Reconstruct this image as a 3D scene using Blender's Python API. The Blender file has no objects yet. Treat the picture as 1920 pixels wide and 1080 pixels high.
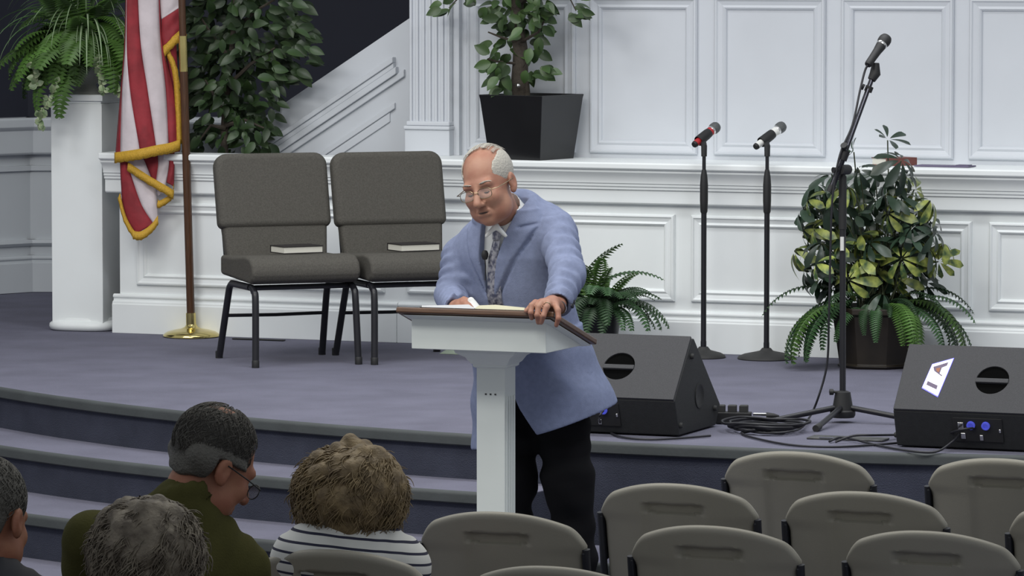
import bpy, bmesh, math, random
import numpy as np
from mathutils import Vector, Matrix, Euler
scene = bpy.context.scene
COL = scene.collection
PI = math.pi
def rad(a): return a * PI / 180.0

# ------------------------------------------------------------------ camera
YAW = rad(22.0); FPX = 8740.0; HZ = -110.0; CAMH = 2.42
PITCH = math.atan((540 - HZ) / FPX)
DH = np.array([-math.sin(YAW), math.cos(YAW), 0.0])
RT = np.array([math.cos(YAW), math.sin(YAW), 0.0])
CAM = -16.3 * DH + 0.056 * RT; CAM[2] = CAMH
FW = DH * math.cos(PITCH) - np.array([0, 0, math.sin(PITCH)])
UP = np.cross(RT, FW)
cd = bpy.data.cameras.new('camera'); cam = bpy.data.objects.new('camera', cd); COL.objects.link(cam)
cd.sensor_width = 36.0; cd.lens = 36.0 * FPX / 1920.0; cd.clip_end = 200
cam.location = CAM; cam.rotation_euler = (PI / 2 - PITCH, 0, YAW)
scene.camera = cam

# ------------------------------------------------------------------ world, lights, exposure
w = bpy.data.worlds.new('world'); scene.world = w; w.use_nodes = True
w.node_tree.nodes['Background'].inputs[0].default_value = (0.93, 0.97, 1.0, 1)
w.node_tree.nodes['Background'].inputs[1].default_value = 0.43
def area(name, loc, target, size, power, color=(1, 1, 1), sy=None, spread=180):
    l = bpy.data.lights.new(name, 'AREA'); l.shape = 'RECTANGLE'; l.size = size; l.size_y = sy or size
    l.energy = power; l.color = color; l.spread = rad(spread)
    o = bpy.data.objects.new(name, l); COL.objects.link(o); o.location = loc
    o.rotation_euler = (Vector(target) - Vector(loc)).to_track_quat('-Z', 'Y').to_euler()
    return o
# rows of ceiling lights: over the platform, over the front of the seating; plus an added fill at the left
area('stage_light_left', (-2.2, -2.5, 4.7), (-1.2, 4.6, 0.8), 5.0, 168, (1.0, 0.99, 0.95), 0.9)
area('stage_light_right', (3.2, -1.0, 5.2), (2.0, 4.9, 1.0), 1.6, 70, (0.84, 0.90, 1.0), 0.8)
area('ceiling_light_platform', (0.0, 2.6, 5.6), (0.0, 2.7, 0.0), 5.0, 62, (0.95, 0.97, 1.0), 0.8, 100)
area('fill_light_left', (-3.6, 1.2, 4.8), (-3.3, 5.0, 0.8), 1.5, 22, (0.95, 0.97, 1.0), 0.8, 120)  # added fill that brightens the left half wall, not a known fixture
area('ceiling_light_seats', (1.2, -1.7, 5.6), (1.2, -1.7, 0), 5.5, 135, (1.0, 0.96, 0.86), 1.0)
vs = scene.view_settings
vs.view_transform = 'Standard'; vs.look = 'None'; vs.exposure = 0.0; vs.gamma = 1.0; vs.use_curve_mapping = False

# ------------------------------------------------------------------ placing helpers (sight line meets a real surface)
def ray(px, py): return FW + RT * (px - 960) / FPX + UP * (540 - py) / FPX
def on_z(px, py, z):
    r = ray(px, py); return CAM + r * (z - CAM[2]) / r[2]
def on_y(px, py, y):
    r = ray(px, py); return CAM + r * (y - CAM[1]) / r[1]
def at_d(px, py, d): return CAM + ray(px, py) * d

# ------------------------------------------------------------------ mesh builder
class MB:
    def __init__(s): s.v = []; s.f = []; s.m = []; s.cur = 0
    def add(s, vs_, fs):
        b = len(s.v); s.v += [tuple(map(float, p)) for p in vs_]
        for f in fs: s.f.append([b + i for i in f]); s.m.append(s.cur)
    def box(s, c, size, rot=None):
        hx, hy, hz = size[0] / 2, size[1] / 2, size[2] / 2
        P_ = [Vector((x, y, z)) for z in (-hz, hz) for y in (-hy, hy) for x in (-hx, hx)]
        if rot is not None:
            R_ = rot if isinstance(rot, Matrix) else Euler(rot).to_matrix()
            P_ = [R_ @ p for p in P_]
        s.add([p + Vector(c) for p in P_], [(0, 2, 3, 1), (4, 5, 7, 6), (0, 1, 5, 4), (2, 6, 7, 3), (0, 4, 6, 2), (1, 3, 7, 5)])
        return s
    def bx(s, x0, x1, y0, y1, z0, z1):
        return s.box(((x0 + x1) / 2, (y0 + y1) / 2, (z0 + z1) / 2), (x1 - x0, y1 - y0, z1 - z0))
    def loops(s, loops, closed=True, cap0=True, cap1=True):
        n = len(loops[0]); vs_ = [p for L in loops for p in L]; fs = []
        for i in range(len(loops) - 1):
            for j in range(n if closed else n - 1):
                k = (j + 1) % n
                fs.append((i * n + j, i * n + k, (i + 1) * n + k, (i + 1) * n + j))
        if closed and cap0: fs.append(tuple(reversed(range(n))))
        if closed and cap1: fs.append(tuple((len(loops) - 1) * n + j for j in range(n)))
        s.add(vs_, fs); return s
    def tube(s, pts, r, n=10, caps=True, flat=1.0):
        P_ = [Vector(p) for p in pts]; rs = r if isinstance(r, (list, tuple)) else [r] * len(P_)
        up = None; loops = []
        for i, p in enumerate(P_):
            t = (P_[min(i + 1, len(P_) - 1)] - P_[max(i - 1, 0)])
            t = t.normalized() if t.length > 1e-9 else Vector((0, 0, 1))
            if up is None:
                up = Vector((0, 0, 1)) if abs(t.z) < .9 else Vector((1, 0, 0))
            a = t.cross(up)
            if a.length < 1e-6: a = t.cross(Vector((0, 1, 0)))
            a.normalize(); b = a.cross(t).normalized(); up = b
            loops.append([p + a * (math.cos(2 * PI * j / n) * rs[i]) + b * (math.sin(2 * PI * j / n) * rs[i] * flat) for j in range(n)])
        return s.loops(loops, True, caps, caps)
    def lathe(s, prof, n=24, c=(0, 0, 0), axis=None, cap0=True, cap1=True):
        c = Vector(c); R_ = Matrix.Identity(3)
        if axis is not None: R_ = Vector((0, 0, 1)).rotation_difference(Vector(axis)).to_matrix()
        return s.loops([[c + R_ @ Vector((r * math.cos(2 * PI * j / n), r * math.sin(2 * PI * j / n), z)) for j in range(n)] for r, z in prof], True, cap0, cap1)
    def prism(s, poly, d0, d1, fn):
        n = len(poly); a = [fn(p[0], p[1], d0) for p in poly]; b = [fn(p[0], p[1], d1) for p in poly]
        return s.loops([a, b])
    def build(s, name, mat, parent=None, smooth=False, bevel=0, loc=None, rot=None, seg=2, sub=0, ang=40, solid=0):
        me = bpy.data.meshes.new(name); me.from_pydata(s.v, [], s.f)
        ms = mat if isinstance(mat, (list, tuple)) else [mat]
        for m_ in ms: me.materials.append(m_)
        if len(ms) > 1: me.polygons.foreach_set('material_index', s.m)
        bm = bmesh.new(); bm.from_mesh(me); bmesh.ops.recalc_face_normals(bm, faces=bm.faces); bm.to_mesh(me); bm.free()
        if smooth:
            me.polygons.foreach_set('use_smooth', [True] * len(me.polygons))
            if ang < 180: me.set_sharp_from_angle(angle=rad(ang))
        o = bpy.data.objects.new(name, me); COL.objects.link(o)
        if parent is not None: o.parent = parent
        if loc is not None: o.location = loc
        if rot is not None: o.rotation_euler = rot
        if solid:
            q = o.modifiers.new('solid', 'SOLIDIFY'); q.thickness = solid; q.offset = 0
        if bevel:
            q = o.modifiers.new('bevel', 'BEVEL'); q.width = bevel; q.segments = seg; q.limit_method = 'ANGLE'
            me.polygons.foreach_set('use_smooth', [True] * len(me.polygons)); q.harden_normals = True
        if sub:
            q = o.modifiers.new('sub', 'SUBSURF'); q.levels = sub; q.render_levels = sub
        return o
def tag(o, label=None, cat=None, group=None, kind=None):
    if label: o['label'] = label
    if cat: o['category'] = cat
    if group: o['group'] = group
    if kind: o['kind'] = kind
    return o
def empty(name, loc=(0, 0, 0), rz=0.0):
    o = bpy.data.objects.new(name, None); COL.objects.link(o); o.empty_display_size = .1
    o.location = loc; o.rotation_euler = (0, 0, rz); return o
def inst(src, name, parent, loc, rot=None, scale=None):
    o = bpy.data.objects.new(name, src); COL.objects.link(o); o.parent = parent; o.location = loc
    if rot is not None:
        if isinstance(rot, Matrix): o.rotation_euler = rot.to_euler()
        else: o.rotation_euler = rot
    if scale is not None: o.scale = scale if isinstance(scale, (tuple, list)) else (scale,) * 3
    return o
def smooth_path(pts, n=6, closed=False):
    P_ = [np.array(p, float) for p in pts]; out = []
    for i in range(len(P_) - 1):
        p0 = P_[max(i - 1, 0)]; p1 = P_[i]; p2 = P_[i + 1]; p3 = P_[min(i + 2, len(P_) - 1)]
        for k in range(n):
            t = k / n
            out.append(.5 * ((2 * p1) + (-p0 + p2) * t + (2 * p0 - 5 * p1 + 4 * p2 - p3) * t * t + (-p0 + 3 * p1 - 3 * p2 + p3) * t ** 3))
    out.append(P_[-1]); return out

# ------------------------------------------------------------------ materials
def mat(name, col, rough=.6, metal=0, var=0.0, vs_=8.0, bump=0.0, bs=60.0, spec=.5, col2=None, rnd=0.0, emit=None, es=0, detail=4, sheen=0, trans=0, alpha=1, aniso=None):
    m = bpy.data.materials.new(name); m.use_nodes = True; nt = m.node_tree; b = nt.nodes['Principled BSDF']
    b.inputs['Roughness'].default_value = rough; b.inputs['Metallic'].default_value = metal
    b.inputs['Specular IOR Level'].default_value = spec
    c = (*col, 1)
    tc = nt.nodes.new('ShaderNodeTexCoord')
    nz = nt.nodes.new('ShaderNodeTexNoise'); nz.inputs['Scale'].default_value = vs_; nz.inputs['Detail'].default_value = detail
    if aniso:
        mp = nt.nodes.new('ShaderNodeMapping'); mp.inputs['Scale'].default_value = aniso
        nt.links.new(tc.outputs['Object'], mp.inputs[0]); nt.links.new(mp.outputs[0], nz.inputs['Vector'])
    else: nt.links.new(tc.outputs['Object'], nz.inputs['Vector'])
    mx = nt.nodes.new('ShaderNodeMix'); mx.data_type = 'RGBA'
    c2 = (*col2, 1) if col2 else tuple(x * (1 - var) for x in col) + (1,)
    rm = nt.nodes.new('ShaderNodeMapRange'); rm.inputs[1].default_value = .35; rm.inputs[2].default_value = .65
    nt.links.new(nz.outputs[0], rm.inputs[0]); nt.links.new(rm.outputs[0], mx.inputs[0])
    mx.inputs[6].default_value = c; mx.inputs[7].default_value = c2
    out = mx.outputs[2]
    if rnd:
        oi = nt.nodes.new('ShaderNodeObjectInfo'); hs = nt.nodes.new('ShaderNodeHueSaturation')
        mr = nt.nodes.new('ShaderNodeMapRange'); mr.inputs[3].default_value = 1 - rnd; mr.inputs[4].default_value = 1 + rnd
        nt.links.new(oi.outputs['Random'], mr.inputs[0]); nt.links.new(mr.outputs[0], hs.inputs['Value'])
        nt.links.new(out, hs.inputs['Color']); out = hs.outputs[0]
    nt.links.new(out, b.inputs['Base Color'])
    if bump:
        n2 = nt.nodes.new('ShaderNodeTexNoise'); n2.inputs['Scale'].default_value = bs; n2.inputs['Detail'].default_value = 3
        nt.links.new(tc.outputs['Object'], n2.inputs['Vector'])
        bp = nt.nodes.new('ShaderNodeBump'); bp.inputs['Strength'].default_value = bump; bp.inputs['Distance'].default_value = .01
        nt.links.new(n2.outputs[0], bp.inputs['Height']); nt.links.new(bp.outputs[0], b.inputs['Normal'])
    if emit: b.inputs['Emission Color'].default_value = (*emit, 1); b.inputs['Emission Strength'].default_value = es
    if sheen: b.inputs['Sheen Weight'].default_value = sheen
    if trans: b.inputs['Transmission Weight'].default_value = trans
    if alpha < 1: b.inputs['Alpha'].default_value = alpha
    return m
M = {}
M['white'] = mat('white_paint', (.86, .89, .89), .45, var=.04, vs_=3, bump=.02, bs=30)
M['wall'] = mat('cool_white_dimmed_wall', (.62, .645, .685), .5, var=.04, vs_=3, bump=.02, bs=30)  # cool tint, also darkened to stand in for weaker light up there
M['wains'] = mat('grey_white_paint', (.60, .63, .66), .5, var=.04, vs_=3)
M['navy'] = mat('navy_wall_paint', (.016, .018, .032), .8, var=.15, vs_=2)
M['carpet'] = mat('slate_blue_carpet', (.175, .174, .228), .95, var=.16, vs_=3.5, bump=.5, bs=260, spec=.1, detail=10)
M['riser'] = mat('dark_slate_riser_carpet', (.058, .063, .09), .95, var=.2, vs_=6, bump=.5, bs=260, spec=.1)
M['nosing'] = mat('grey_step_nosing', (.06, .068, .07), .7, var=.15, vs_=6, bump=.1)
M['black'] = mat('black_metal', (.012, .012, .016), .4, var=.2)
M['blackmat'] = mat('black_plastic', (.014, .014, .015), .6, var=.2)
M['chrome'] = mat('chrome', (.7, .7, .7), .2, 1)

# ------------------------------------------------------------------ the setting
P = .53; CX, CY = .2, 7.45
def arc_sweep(mb, prof, a0, a1, n):
    loops = []
    for i in range(n + 1):
        a = rad(a0 + (a1 - a0) * i / n)
        loops.append([(CX + r * math.sin(a), CY - r * math.cos(a), z) for r, z in prof])
    mb.loops(loops, True)
floor = MB(); floor.bx(-14, 14, -18, 12, -.1, 0); tag(floor.build('floor', M['carpet']), kind='structure')
def level(name, r0, r1, z, z0, a0, a1, n):
    root = empty(name); tag(root, kind='structure')
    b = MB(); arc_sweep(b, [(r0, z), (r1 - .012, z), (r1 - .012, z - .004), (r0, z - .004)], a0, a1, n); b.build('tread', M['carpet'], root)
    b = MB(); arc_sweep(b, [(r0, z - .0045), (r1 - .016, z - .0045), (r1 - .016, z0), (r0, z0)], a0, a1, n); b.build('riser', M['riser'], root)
    b = MB(); prof = [(r1 - .012, z)]
    for k in range(7):
        t = k / 6 * PI / 2; prof.append((r1 - .012 + .016 * math.sin(t), z - .016 + .016 * math.cos(t)))
    prof += [(r1 + .004, z - .042), (r1 - .004, z - .048), (r1 - .016, z - .048), (r1 - .016, z - .004)]
    arc_sweep(b, prof, a0, a1, n); b.build('nosing', M['nosing'], root, smooth=True, ang=50)
    return root
level('platform', 1.0, 6.13, P, 0, -85, 75, 96)
b = MB(); b.bx(-9, 6, 5.0, 13, .1, P - .001); b.bx(-9, -4.3, 3.0, 5.1, .1, P - .001); tag(b.build('platform_floor', M['carpet']), kind='structure')
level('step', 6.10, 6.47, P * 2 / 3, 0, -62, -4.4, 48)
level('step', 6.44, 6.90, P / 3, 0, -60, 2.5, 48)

# the white half wall behind the platform, its ledge, base and framed panels
WY = 5.06
hw = empty('wall_half'); tag(hw, kind='structure')
XL = -4.03; XR = 4.2
LZ = 1.405
b = MB(); b.bx(XL, -2.62, WY, 5.13, P, LZ - .02); b.bx(-2.62, XR, WY, 5.38, P, LZ - .02); b.build('wall_body', M['white'], hw)
prof = [(-.005, .0), (-.10, .0), (-.106, -.006), (-.106, -.026), (-.10, -.032), (-.088, -.034), (-.088, -.046), (-.07, -.062), (-.058, -.085), (-.058, -.098), (-.052, -.10), (-.052, -.112), (-.046, -.116), (-.046, -.127), (-.036, -.13), (-.036, -.188), (-.03, -.195), (.005, -.195)]
def cornice(name, mtl, parent, x0, x1, y, ztop, prof, s=1.0):
    b = MB()
    b.loops([[(x0, y + a * s, ztop + c * s) for a, c in prof], [(x1, y + a * s, ztop + c * s) for a, c in prof]])
    return b.build(name, mtl, parent, bevel=.002, seg=1)
cornice('cornice', M['white'], hw, XL - .06, XR, WY, LZ, prof)
b = MB(); b.bx(XL - .06, -2.62, WY - .1, 5.14, LZ - .03, LZ + .0005); b.build('ledge_top', M['white'], hw, bevel=.004)
b = MB(); b.bx(-2.6195, XR, WY - .1, 5.39, LZ - .03, LZ + .0005); b.build('ledge_top', M['white'], hw, bevel=.004)
bprof = [(.003, .19), (-.012, .19), (-.02, .182), (-.02, .174), (-.012, .168), (-.012, .16), (-.026, .152), (-.026, .146), (-.03, .14), (-.03, 0), (.003, 0)]
cornice('baseboard_back', M['white'], hw, XL - .03, -2.56, WY, P, bprof)
cornice('baseboard_back', M['white'], hw, -2.558, XR, WY, P, bprof)
def frame(name, mtl, parent, x0, x1, z0, z1, y, wd=.055, h=.02):
    pr = [(0, 0), (0, h * .55), (wd * .1, h * .95), (wd * .22, h), (wd * .32, h * .7), (wd * .62, h * .5), (wd * .8, h * .75), (wd * .92, h * .5), (wd, 0)]
    b = MB(); loops = []
    for ins, pro in pr:
        loops.append([(x0 + ins, y - pro, z0 + ins), (x1 - ins, y - pro, z0 + ins), (x1 - ins, y - pro, z1 - ins), (x0 + ins, y - pro, z1 - ins)])
    b.loops(loops, True, False, False)
    return b.build(name, mtl, parent)
for a, c in [(258, 722), (765, 1266), (1297, 1822), (1855, 2390), (2425, 2970)]:
    x0 = on_y(a, 555, WY)[0]; x1 = on_y(c, 555, WY)[0]
    frame('panel_moulding', M['white'], hw, x0, x1, .765, 1.165, WY)
# the panelled wall rising behind the ledge
UY = 5.37
ub = empty('wall_back'); tag(ub, kind='structure')
xu = on_y(852, 200, UY)[0]
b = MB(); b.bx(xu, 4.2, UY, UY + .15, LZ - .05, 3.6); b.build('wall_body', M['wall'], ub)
for a, c in [(877, 1080), (1107, 1308), (1340, 1548), (1577, 1788), (1817, 2030), (2060, 2275), (2305, 2520)]:
    x0 = on_y(a, 290, UY)[0]; x1 = on_y(c, 290, UY)[0]
    zb = on_y((a + c) / 2, 284 + (a - 877) * .018, UY)[2]; zt = zb + .735
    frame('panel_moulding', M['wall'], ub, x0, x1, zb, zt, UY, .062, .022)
for a, c in [(877, 1080), (1107, 1308), (1340, 1548), (1577, 1788), (1817, 2030), (2060, 2275), (2305, 2520)]:
    x0 = on_y(a, 290, UY)[0]; x1 = on_y(c, 290, UY)[0]
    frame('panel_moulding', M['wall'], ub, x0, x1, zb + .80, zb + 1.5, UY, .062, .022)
# fluted pilaster
pil = empty('trim_1', (0, 0, 0)); tag(pil, kind='structure')
PY = 5.30
xa = on_y(766, 150, PY)[0]; xb = on_y(844, 150, PY)[0]
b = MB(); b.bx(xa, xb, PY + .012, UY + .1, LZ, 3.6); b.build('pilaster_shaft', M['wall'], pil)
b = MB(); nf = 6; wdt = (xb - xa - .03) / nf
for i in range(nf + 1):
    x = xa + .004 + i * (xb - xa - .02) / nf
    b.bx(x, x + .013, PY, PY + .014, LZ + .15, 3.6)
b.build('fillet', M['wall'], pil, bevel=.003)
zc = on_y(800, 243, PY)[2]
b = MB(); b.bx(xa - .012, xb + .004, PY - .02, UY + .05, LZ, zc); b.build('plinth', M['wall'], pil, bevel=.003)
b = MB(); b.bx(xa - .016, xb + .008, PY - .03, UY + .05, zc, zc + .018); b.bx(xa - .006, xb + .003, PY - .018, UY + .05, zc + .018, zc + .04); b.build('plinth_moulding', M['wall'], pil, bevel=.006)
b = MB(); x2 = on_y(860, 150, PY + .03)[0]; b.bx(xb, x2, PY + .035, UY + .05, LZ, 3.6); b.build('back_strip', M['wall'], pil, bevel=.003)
# sloping stair wall left of the pilaster
SY = 5.56
sw = empty('wall_stair'); tag(sw, kind='structure')
def sp(px, py): q = on_y(px, py, SY); return (q[0], q[2])
xs0, zs0 = sp(488, 224); xs1, zs1 = sp(764, 37)
xl = sp(335, 232)[0]; zl = sp(400, 232)[1]
xk = xs0 - (zs0 - zl) / ((zs1 - zs0) / (xs1 - xs0))
fnY = lambda x, z, d: (x, SY + d, z)
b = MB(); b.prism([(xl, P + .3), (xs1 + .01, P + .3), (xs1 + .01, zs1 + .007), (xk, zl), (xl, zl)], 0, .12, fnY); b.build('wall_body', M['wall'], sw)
sl = math.atan2(zs1 - zs0, xs1 - xs0); tx, tz = math.cos(sl), math.sin(sl); nx, nz = math.sin(sl), -math.cos(sl)
def slope_strip(name, o0, o1, pxe, pye, h, lead=0.0):
    # a strip parallel to the slope, o0..o1 below the top edge, running up to the pixel column pxe
    xe = sp(pxe, pye)[0]; L1 = (xe - xs0) / tx
    t0 = [max(-.34, (LZ - .1 - zs0 - nz * o) / tz) for o in (o0, o1)]
    pts = [(xs0 + tx * t + nx * o, zs0 + tz * t + nz * o) for t, o in ((t0[0], o0), (L1 - nx * o0 / tx, o0), (L1 - nx * o1 / tx, o1), (t0[1], o1))]
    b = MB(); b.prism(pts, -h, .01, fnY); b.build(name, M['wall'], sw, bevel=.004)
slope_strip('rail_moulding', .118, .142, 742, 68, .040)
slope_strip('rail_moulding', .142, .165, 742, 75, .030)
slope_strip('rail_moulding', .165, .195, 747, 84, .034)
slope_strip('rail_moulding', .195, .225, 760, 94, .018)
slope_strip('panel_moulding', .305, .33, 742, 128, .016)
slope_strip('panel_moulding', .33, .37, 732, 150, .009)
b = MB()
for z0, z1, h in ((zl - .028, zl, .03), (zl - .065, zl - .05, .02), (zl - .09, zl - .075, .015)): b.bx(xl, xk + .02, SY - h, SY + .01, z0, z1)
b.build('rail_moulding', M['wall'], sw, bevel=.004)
# floor of the loft behind the half wall
b = MB(); b.bx(-4.0, -2.6, 5.13, 7.0, P + .2, P + .3); b.bx(-2.6, 4.2, 5.38, 7.0, P + .2, P + .3); tag(b.build('loft_floor', M['carpet']), kind='structure')
# far left wall: navy above, grey-white wainscot below, turning towards the room at the left
g0 = on_z(58, 547, P); g1 = on_z(0, 550.7, P); dirL = (g1 - g0); dirL /= np.linalg.norm(dirL)
A = g0 + dirL * 5.0; Bp = g0; Cq = g0 + RT * 6.0
lw = empty('wall_left'); tag(lw, kind='structure')
def wall_seg(p, q, z0, z1, off, name, mtl, prof=None, ztop=0, ext=0.02):
    p = np.array(p); q = np.array(q); t = (q - p); L = np.linalg.norm(t); t = t / L; n = np.array([t[1], -t[0], 0])
    if n @ (CAM - p) < 0: n = -n
    b = MB()
    if prof is None:
        pr = [(off, z0), (off, z1), (-.1, z1), (-.1, z0)]
    else: pr = [(-a, ztop + c) for a, c in prof]
    b.loops([[tuple(p - t * ext + n * o + np.array([0, 0, z - p[2]])) for o, z in pr], [tuple(q + t * ext + n * o + np.array([0, 0, z - p[2]])) for o, z in pr]])
    b.build(name, mtl, lw, bevel=.003, seg=1)
zcap = P + .945
for p, q in ((A, Bp), (Bp, Cq)):
    wall_seg(p, q, zcap - .01, 4.2, -.03, 'navy_wall', M['navy'])
    wall_seg(p, q, P, zcap, 0, 'wainscot', M['wains'])
    wall_seg(p, q, 0, 0, 0, 'wainscot_cap', M['wains'], [(.02, 0), (-.075, 0), (-.085, -.01), (-.085, -.05), (-.075, -.06), (-.06, -.07), (-.06, -.19), (-.05, -.2), (.02, -.2)], zcap)
    wall_seg(p, q, 0, 0, 0, 'wainscot_line', M['wains'], [(.01, 0), (-.02, 0), (-.02, -.03), (.01, -.03)], zcap - .26)
    wall_seg(p, q, 0, 0, 0, 'wainscot_rail', M['wains'], [(.01, 0), (-.03, 0), (-.035, -.02), (-.015, -.035), (.01, -.035)], P + .285)
    wall_seg(p, q, 0, 0, 0, 'baseboard_left', M['wains'], [(.01, .2), (-.02, .2), (-.03, .19), (-.03, .18), (-.02, .175), (-.02, .168), (-.035, .16), (-.035, 0), (.01, 0)], P)
# ------------------------------------------------------------------ furniture and equipment
M['fabric'] = mat('grey_woven_fabric', (.105, .099, .087), .95, var=.22, vs_=170, bump=.35, bs=420, spec=.1, detail=2)
M['brass'] = mat('polished_brass', (.75, .62, .25), .16, 1, var=.2, vs_=12)
M['wood'] = mat('stained_wood', (.115, .058, .032), .4, var=.45, vs_=6, aniso=(1.5, 26, 26))
M['polewood'] = mat('flagpole_wood', (.085, .035, .014), .35, var=.4, vs_=8, aniso=(30, 30, 2))
M['lectern'] = mat('off_white_paint', (.70, .745, .72), .45, var=.05, vs_=4, bump=.03)
M['page'] = mat('book_pages', (.72, .70, .62), .8, var=.12, vs_=60, aniso=(1, 1, 40))
M['pagew'] = mat('white_paper', (.78, .80, .84), .8, var=.05)
M['pagec'] = mat('cream_paper', (.80, .78, .58), .8, var=.05)
M['cover'] = mat('dark_book_cover', (.02, .016, .016), .6, var=.2)
M['redcover'] = mat('brown_red_book_cover', (.17, .055, .045), .6, var=.2)
M['chairplast'] = mat('beige_plastic', (.275, .262, .222), .5, var=.08, vs_=5, bump=.06, bs=220)
M['chairframe'] = mat('dark_chair_frame', (.012, .014, .022), .45, var=.2)
M['spk'] = mat('speaker_grille', (.055, .055, .06), .75, var=.25, vs_=300, bump=.25, bs=700)
M['spkbody'] = mat('speaker_cabinet', (.016, .017, .018), .62, var=.2, vs_=60, bump=.15, bs=300)
M['rubber'] = mat('rubber_foot', (.03, .03, .03), .7, var=.3)
M['blue'] = mat('blue_connector_ring', (.05, .06, .45), .4, emit=(.15, .18, 1.0), es=.25)
M['led'] = mat('lit_logo', (1, 1, 1), .4, emit=(.86, .88, 1.0), es=2.2)
M['ledblue'] = mat('lit_logo_rim', (.2, .2, 1), .4, emit=(.18, .16, 1.0), es=.9)
M['logodark'] = mat('logo_letters', (.12, .09, .14), .5, emit=(.2, .16, .3), es=.15)
M['logoorange'] = mat('logo_orange', (.35, .13, .06), .5)
M['red'] = mat('red_band', (.42, .02, .025), .5)
M['whiteband'] = mat('white_band', (.75, .75, .72), .5)
M['grillball'] = mat('microphone_mesh', (.17, .18, .18), .45, .6, var=.5, vs_=400, bump=.4, bs=900)
M['flagred'] = mat('flag_red', (.30, .022, .032), .75, var=.3, vs_=14, bump=.12, bs=50)
M['flagwhite'] = mat('flag_white', (.62, .55, .57), .75, var=.12, vs_=14, bump=.12, bs=50)
M['fringe'] = mat('gold_fringe', (.62, .36, .03), .7, var=.35, vs_=9, aniso=(60, 60, 4), bump=.3, bs=120)

def rrect(w_, h_, r, n=5, r2=None):
    pts = []
    for cx, cy, a0, rr in ((w_ / 2 - r, h_ / 2 - r, 0, r), (-w_ / 2 + r, h_ / 2 - r, 90, r), (-w_ / 2 + (r2 or r), -h_ / 2 + (r2 or r), 180, r2 or r), (w_ / 2 - (r2 or r), -h_ / 2 + (r2 or r), 270, r2 or r)):
        for k in range(n + 1):
            a = rad(a0 + 90 * k / n); pts.append((cx + rr * math.cos(a), cy + rr * math.sin(a)))
    return pts
def copy_tree(o, parent=None):
    c = o.copy(); COL.objects.link(c)
    if parent is not None: c.parent = parent
    for ch in list(o.children): copy_tree(ch, c)
    return c

# ---- two grey upholstered stacking chairs
def stack_chair():
    t = empty('upholstered_chair')
    tilt = rad(13)
    def bp(y0, z0):
        return lambda x, z, d: (x, y0 + (z) * math.sin(tilt) + d * math.cos(tilt), z0 + z * math.cos(tilt) - d * math.sin(tilt))
    b = MB(); pts = rrect(.535, .345, .06, 6, .03)
    b.prism(pts, -.045, .035, bp(.262, .757)); b.build('backrest', M['fabric'], t, bevel=.03, seg=4)
    b = MB(); b.prism([(-.235, -.1), (.235, -.1), (.25, .1), (-.25, .1)], -.03, .035, bp(.205, .515)); b.build('lumbar_cushion', M['fabric'], t, bevel=.022, seg=3)
    b = MB(); prof = [(.235, .475), (.05, .478), (-.12, .492), (-.19, .487), (-.235, .462), (-.25, .42), (-.24, .385), (-.2, .368), (.235, .385)]
    b.prism(prof, -.255, .255, lambda y, z, d: (d, y, z)); b.build('seat', M['fabric'], t, bevel=.02, seg=4)
    for s in (-1, 1):
        x = s * .235
        for nm, pts in (('leg', [(x * 1.03, -.245, .0), (x, -.225, .29), (x, -.205, .335), (x, -.17, .352)]), ('leg', [(x * 1.05, .28, 0), (x, .18, .285), (x, .15, .335), (x, .11, .352)])):
            b = MB(); b.tube(smooth_path(pts, 5), .0155, 10); lg = b.build(nm, M['black'], t, smooth=True, ang=60)
            b = MB(); p = pts[0]; b.lathe([(.017, 0), (.0175, .004), (.0175, .03), (.0155, .034)], 10, (p[0], p[1], 0)); b.build('foot_glide', M['blackmat'], lg, smooth=True, ang=60)
        b = MB(); b.tube([(x, -.15, .352), (x, .12, .352)], .0155, 10); b.build('seat_rail', M['black'], t, smooth=True, ang=60)
    b = MB(); b.tube([(-.235, -.16, .35), (.235, -.16, .35)], .012, 8); b.build('front_crossbar', M['black'], t, smooth=True)
    b = MB(); b.tube([(-.24, .205, .2), (0, .205, .197), (.24, .205, .2)], .008, 8); b.build('rear_stretcher', M['black'], t, smooth=True)
    for s in (-1, 1):
        b = MB(); b.tube([(s * .225, .225, .4), (s * .225, .31, .75)], .011, 8); b.build('back_upright', M['black'], t, smooth=True)
    return t
sc1 = stack_chair()
CH_ROT = rad(43)
sc1.location = (-2.615, 3.95, P); sc1.rotation_euler = (0, 0, CH_ROT)
tag(sc1, 'grey fabric chair with black legs beside the flagpole, book on its seat', 'chair', 'grey chairs on the platform')
sc2 = copy_tree(sc1); sc2.location = (-2.615 + .545 * math.cos(rad(38)), 3.95 + .545 * math.sin(rad(38)), P)
tag(sc2, 'grey fabric chair partly hidden behind the man, book on its seat', 'chair', 'grey chairs on the platform')
def book(name, label, root_loc, rz, L, Wd, T, cov, pg='page'):
    t = empty(name, root_loc, rz)
    b = MB(); b.bx(-L / 2, L / 2, -Wd / 2, Wd / 2, 0, .004); b.bx(-L / 2, L / 2, -Wd / 2, Wd / 2, T - .004, T); b.bx(-L / 2 , L / 2, Wd / 2 - .004, Wd / 2, .003, T - .003); b.build('cover', cov, t, bevel=.001, seg=1)
    b = MB(); b.bx(-L / 2 + .004, L / 2 - .004, -Wd / 2 + .004, Wd / 2 - .003, .0042, T - .0042); b.build('pages', M[pg], t)
    tag(t, label, 'book'); return t
for ch, lab in ((sc1, 'thick book lying on the seat of the chair by the flagpole'), (sc2, 'thick book lying on the seat of the chair behind the man')):
    c, s_ = math.cos(CH_ROT), math.sin(CH_ROT)
    lx, ly = .04, .02
    q = book('book', lab, (ch.location.x + lx * c - ly * s_, ch.location.y + lx * s_ + ly * c, P + .4795 + .0105), CH_ROT + rad(8), .20, .14, .034, M['cover'])

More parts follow.
